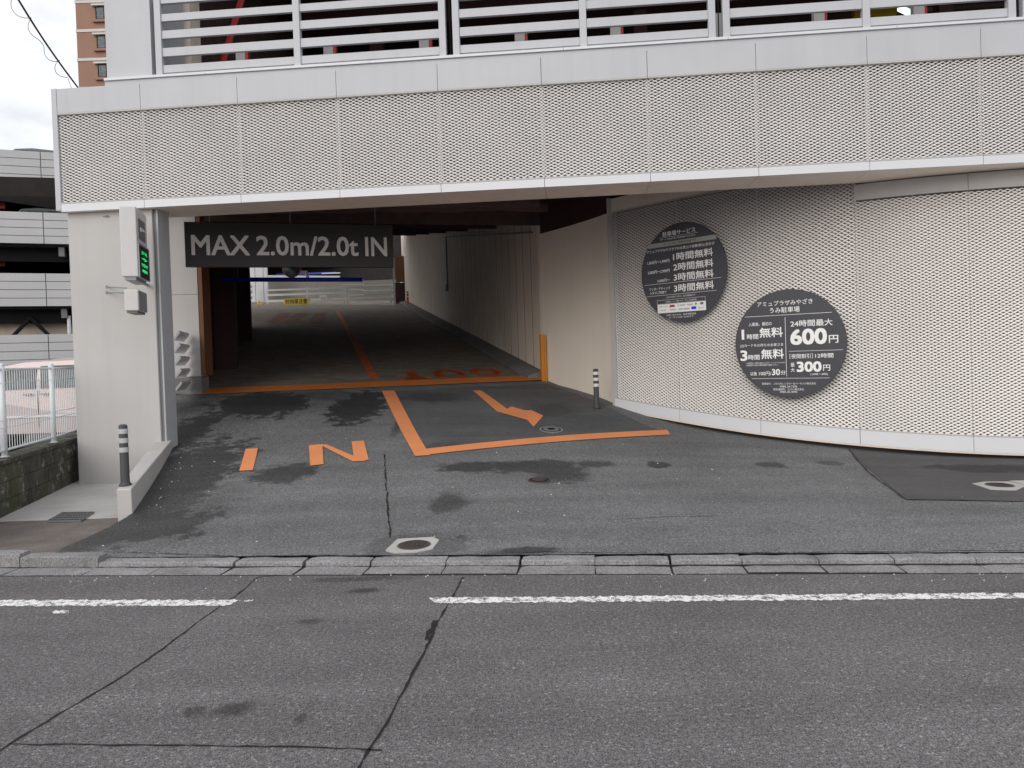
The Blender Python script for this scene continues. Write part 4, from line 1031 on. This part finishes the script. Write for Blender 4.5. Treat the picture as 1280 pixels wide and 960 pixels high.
# ------------------------------------------------------------ minivan behind the fence
vz = .12; vY = 14.2; vx1 = XU(46, vY)            # door seam
vd = Vector((1, .05, 0)).normalized(); vn = Vector((.05, -1, 0)).normalized(); VO = Vector((vx1, vY, vz))
vt = thing('minivan', 'pale silver pink minivan parked side-on behind the white fence', 'van', VO)
prof = [(-2.35, .28), (-2.4, .6), (-2.3, .85), (-1.5, 1.02), (-.85, 1.52), (-.3, 1.62), (.6, 1.68), (1.7, 1.66), (2.2, 1.58), (2.38, 1.1), (2.42, .6), (2.35, .28)]
mb = MB(); ns = [(0, .04), (.06, .0), (.8, -.02), (1.6, .0), (1.66, .04)]; vs = []
for (dn, ins) in ns:
    for (x, z) in prof:
        cx, cz_ = 0, .9; vs.append(VO+vd*(x*(1-ins*.4))-vn*(dn+ (.10 if z > 1.3 and dn < .1 else 0)-(.10 if z > 1.3 and dn > 1.5 else 0))+VZ*(cz_+(z-cz_)*(1-ins*.5)))
m_ = len(prof); fs = [tuple(range(m_)), tuple(range(4*m_, 5*m_))[::-1]]
for j in range(4):
    for i in range(m_): fs.append((j*m_+i, (j+1)*m_+i, (j+1)*m_+(i+1) % m_, j*m_+(i+1) % m_))
mb.add(vs, fs).build('body', M['van'], vt)
def vside(pts, name, mat, d0=.012, th=.01):
    a = [VO+vd*x-vn*(-d0+(.10 if z > 1.3 else (.10*(z-1.0)/.3 if z > 1.0 else 0)))+VZ*z for x, z in pts]; b = [p-vn*-th for p in a]
    MB().hull(a, [p+vn*th for p in a]).build(name, M[mat], vt)
vside([(-1.35, 1.10), (-.05, 1.12), (-.05, 1.50), (-.75, 1.46)], 'front_window', 'glass', .03)
vside([(.03, 1.12), (1.0, 1.13), (1.0, 1.54), (.03, 1.53)], 'side_window', 'glass', .03)
vside([(1.08, 1.13), (2.0, 1.14), (1.95, 1.5), (1.08, 1.54)], 'rear_window', 'glass', .03)
for x in (-1.25, -.01, 1.04): vside([(x-.006, .4), (x+.006, .4), (x+.006, 1.08), (x-.006, 1.08)], 'door_seam', 'greyd', .022, .002)
for (x0, x1) in ((-.26, -.10), (.06, .22)):
    q = VO+vd*x0+VZ*1.0; MB().obox(q, vd, vn, VZ, (0, x1-x0), (.02, .055), (0, .03)).build('door_handle', M['grey'], vt, bevel=.004)
for (x0, x1) in ((-2.2, 2.2),): vside([(x0, .58), (x1, .60), (x1, .64), (x0, .62)], 'side_moulding', 'whiter', .02, .008)
for x in (-1.5, 1.35):
    for dn in (-.01, 1.45):
        q = VO+vd*x-vn*dn+VZ*.2; 
        w0 = MB().tube([q+vn*.02, q-vn*.2], .33, 24).build('wheel', M['rubber'], vt)
        MB().tube([q+vn*.03, q+vn*.018], .2, 20).build('rim', M['grey'], w0)
vside([(-1.45, 1.50), (-1.4, 1.5), (-1.4, 1.51), (-1.45, 1.51)], 'roof_trim', 'whiter', .0, .002)

# ------------------------------------------------------------ neighbouring parking building
NO = Vector((XU(30, 37), 37, 0)); nd = Vector((1, .4, 0)).normalized(); nn_ = Vector((nd.y, -nd.x, 0))
nb = thing('parking_building', 'grey multi-storey car park with siding parapets and dark open levels at left', 'building', NO)
def nz_(py): return W(30, py, 37).z
lev = [(nz_(227), nz_(187)), (nz_(304), nz_(264)), (nz_(383), nz_(341)), (.1, nz_(418))]
sj = [-25, -17, -9, -5.2]+[-5.2+3.6*0]
seamx = [-29.5, -22.5, -15.5, -8.5, -1.5+2.7, 5.5+2.7, 12.2+2.7]
seamx = [-26.5, -19.4, -12.3, -5.2, 1.05, 8.15, 15.2]
for (z0, z1) in lev:
    nb_ = 4 if z0 > 1 else 8
    for k in range(nb_):
        a = z0+(z1-z0)*k/nb_+.015; b = z0+(z1-z0)*(k+1)/nb_-.015
        for s0_, s1_ in zip(seamx[:-1], seamx[1:]): MB().obox(NO, nd, -nn_, VZ, (s0_+.02, s1_-.02), (0, .12), (a, b)).build('siding_board', M['siding'], nb)
    MB().obox(NO, nd, -nn_, VZ, (seamx[0], seamx[-1]), (.05, .3), (z0+.01, z1-.01)).build('parapet_core', M['greyd'], nb)
    if z0 > 1: MB().obox(NO, nd, -nn_, VZ, (seamx[0], seamx[-1]), (.3, 16), (z0-.1, z0+.2)).build('floor_slab', M['dark'], nb)
MB().obox(NO, nd, -nn_, VZ, (seamx[0], seamx[-1]), (15.5, 16), (0, lev[0][0])).build('back_wall', M['greyd'], nb)
for (z0, z1) in lev[:3]:
    for k in range(9):
        s_ = -26+k*4.6; MB().obox(NO, nd, -nn_, VZ, (s_, s_+.25), (.31, 15), (z0-.55, z0-.11)).build('floor_beam', M['greyd'], nb)
    MB().obox(NO, nd, -nn_, VZ, (seamx[0], seamx[-1]), (1.0, 1.25), (z0-.75, z0-.11)).build('edge_girder', M['black'], nb)
for z in (lev[3][1], lev[2][1], lev[1][1]):
    for s_ in (-12.3, -5.0, 2.2, 9.5): MB().obox(NO, nd, -nn_, VZ, (s_-.14, s_+.14), (.6, .9), (z-1.5, z+1.6)).build('column', M['black'], nb)
zz = lev[3][1]
for (a, b) in ((-.9, .0), (.9, .0)):
    MB().tube([NO+nd*(a+.2)-nn_*.8+VZ*(zz-.2), NO+nd*(b+.2)-nn_*.8+VZ*(zz+.85)], .09, 6).build('brace', M['black'], nb)
MB().tube([NO+nd*1.9-nn_*.5+VZ*zz, NO+nd*1.9-nn_*.5+VZ*(zz+.9)], .09, 6).build('white_pipe', M['whiter'], nb)
for py in (268, 352-170+170, 399):
    q = W(1.5, {268: 253, 352: 325, 399: 397}[py], 38.3); MB().obox(q, nd, -nn_, VZ, (-.25, .15), (0, .1), (-.3, .3)).build('red_marker', M['red'], nb)
MB().obox(NO, nd, -nn_, VZ, (-8, 12), (1.6, 1.7), (zz-.3, zz+1.0)).build('daylit_view_sheet', M['daylit_view'], nb)  # added sheet standing in for the daylit view through the lowest open level
def small_car(px, py, Z, label, mat):
    o = W(px, py, Z); t = thing('parked_car', label, 'car', o)
    pr = [(-2.0, -1.2), (-2.0, -.75), (-1.2, -.55), (-.75, -.08), (.0, 0), (.9, -.05), (1.6, -.5), (2.0, -.6), (2.0, -1.2)]
    MB().hull([o+nd*x+nn_*0+VZ*z for x, z in pr], [o+nd*x-nn_*1.6+VZ*z for x, z in pr]).build('body', mat, t, bevel=.05)
    pr = [(-1.05, -.5), (-.7, -.14), (.85, -.14), (1.35, -.5)]
    MB().hull([o+nd*x+nn_*.02+VZ*z for x, z in pr], [o+nd*x+nn_*.005+VZ*z for x, z in pr]).build('window', M['glass'], t)
    for x in (-1.2, 1.2): MB().tube([o+nd*x+nn_*.02+VZ*-1.15, o+nd*x-nn_*.2+VZ*-1.15], .3, 16).build('wheel', M['rubber'], t)
small_car(48, 259.5, 38.6, 'dark car whose roof shows above the second parapet of the car park', M['greyd'])
small_car(40, 184.8, 38.5, 'blue grey car whose roof shows above the top parapet of the car park', M['greyd'])

# ------------------------------------------------------------ brown apartment tower
TZ = 80.0
tw = thing('apartment_tower', 'brown tiled apartment tower with white floor bands behind the beam', 'building', (XU(96, TZ), TZ, 0))
x0_ = W(96.5, 60, TZ).x; x1_ = W(220, 60, TZ).x
MB().box((x0_, x1_), (TZ, TZ+14), (0, 60)).build('wall', M['tile'], tw)
fh = 35.6*TZ/FPX; zb0 = W(98, 111, TZ).z
for k in range(-9, 7):
    z = zb0+k*fh
    MB().box((x0_-.06, x1_), (TZ-.06, TZ+14.06), (z-.14, z+.14)).build('floor_band', M['band'], tw)
    for (wx0, wx1) in ((W(121.5, 60, TZ).x, W(133, 60, TZ).x), (W(145, 60, TZ).x, W(156, 60, TZ).x), (W(170, 60, TZ).x, W(181, 60, TZ).x)):
        f = MB().box((wx0-.3, wx1+.3), (TZ-.35, TZ-.02), (z+2.42, z+2.60)).build('canopy', M['band'], tw)
        wdw = MB().box((wx0, wx1), (TZ-.06, TZ+.02), (z+1.05, z+2.4)).build('window', M['black'], tw)
        MB().box((wx0+.12, wx1-.1), (TZ-.075, TZ-.061), (z+1.16, z+2.3)).build('pane', M['glass'], wdw)
        MB().box((wx0-.25, wx1+.25), (TZ-.3, TZ-.02), (z+.78, z+1.02)).build('sill', M['tile'], tw)

# ------------------------------------------------------------ overhead cable
A_ = W(-40, -110, 9.0); B_ = W(99, 111.5, 13.5)
t = thing('overhead_cable', 'black overhead cable wrapped by a thin spiral wire against the sky', 'cable', B_)
L_ = [A_.lerp(B_, k/16)-VZ*.12*math.sin(math.pi*k/16) for k in range(17)]
MB().tube(L_, .014, 6).build('main_cable', M['cable'], t)
L2 = []
for k in range(161):
    u = k/160; p = A_.lerp(B_, u)-VZ*.12*math.sin(math.pi*u); a = u*44; r = .05+.035*math.sin(u*19)
    L2.append(p+Vector((math.cos(a)*r-.045, math.sin(a)*r*.5, math.sin(a)*r-.05)))
MB().tube(L2, .0045, 4).build('spiral_wire', M['cable'], t)

# ------------------------------------------------------------ loose grit and small debris
mb = MB(); rr = random.Random(5)
def pebble(x, y, r):
    z = gz(x, y)+.004; n_ = 5; vs = [(x, y, z+r*.7)]
    a0 = rr.uniform(0, 6)
    for k in range(n_): a = a0+2*math.pi*k/n_; q = r*rr.uniform(.6, 1.2); vs.append((x+q*math.cos(a), y+q*math.sin(a), z-.002))
    mb.add(vs, [(0, 1+k, 1+(k+1) % n_) for k in range(n_)])
for k in range(90):
    x, y = rr.uniform(-4.2, 5.5), rr.uniform(6.1, 12.5)
    if leftX(y)+.1 < x and y < entryY(x)-.4 and y < 9.3+abs(x-3)*.0+1.2*(x < 3)*2: pebble(x, y, rr.choice([.004, .006, .006, .009, .013]))
for k in range(90):
    x = rr.uniform(-4, 4); pebble(x, kerbY(x)-abs(rr.gauss(0, .12))-.01, rr.choice([.003, .005, .008]))
for k in range(26):
    y = rr.uniform(7.6, 10.5); pebble(leftX(y)+.12+abs(rr.gauss(0, .18)), y, rr.choice([.004, .007, .012]))
mb.build('grit', M['refl'], None, kind='stuff')
# conduits on the tunnel wall and under the ceiling
cd = thing('wall_conduit', 'thin dark conduit running along the plank wall of the ramp and dropping down', 'conduit', along(3, 0)+VZ*3)
def cw_(s_, h, off=-.03): p = along(s_, off); return Vector((p.x, p.y, ramp_z(p.x, p.y)+h))
MB().tube([cw_(.3, 2.82), cw_(9.5, 2.82)], .02, 6).build('pipe', M['greyd'], cd)
MB().tube([cw_(9.5, 2.82), cw_(9.5, 1.3)], .02, 6).build('drop_pipe', M['greyd'], cd)
MB().obox(cw_(9.5, 1.15), AX, -PX_, VZ, (-.08, .08), (0, .07), (0, .2)).build('junction_box', M['grey'], cd)
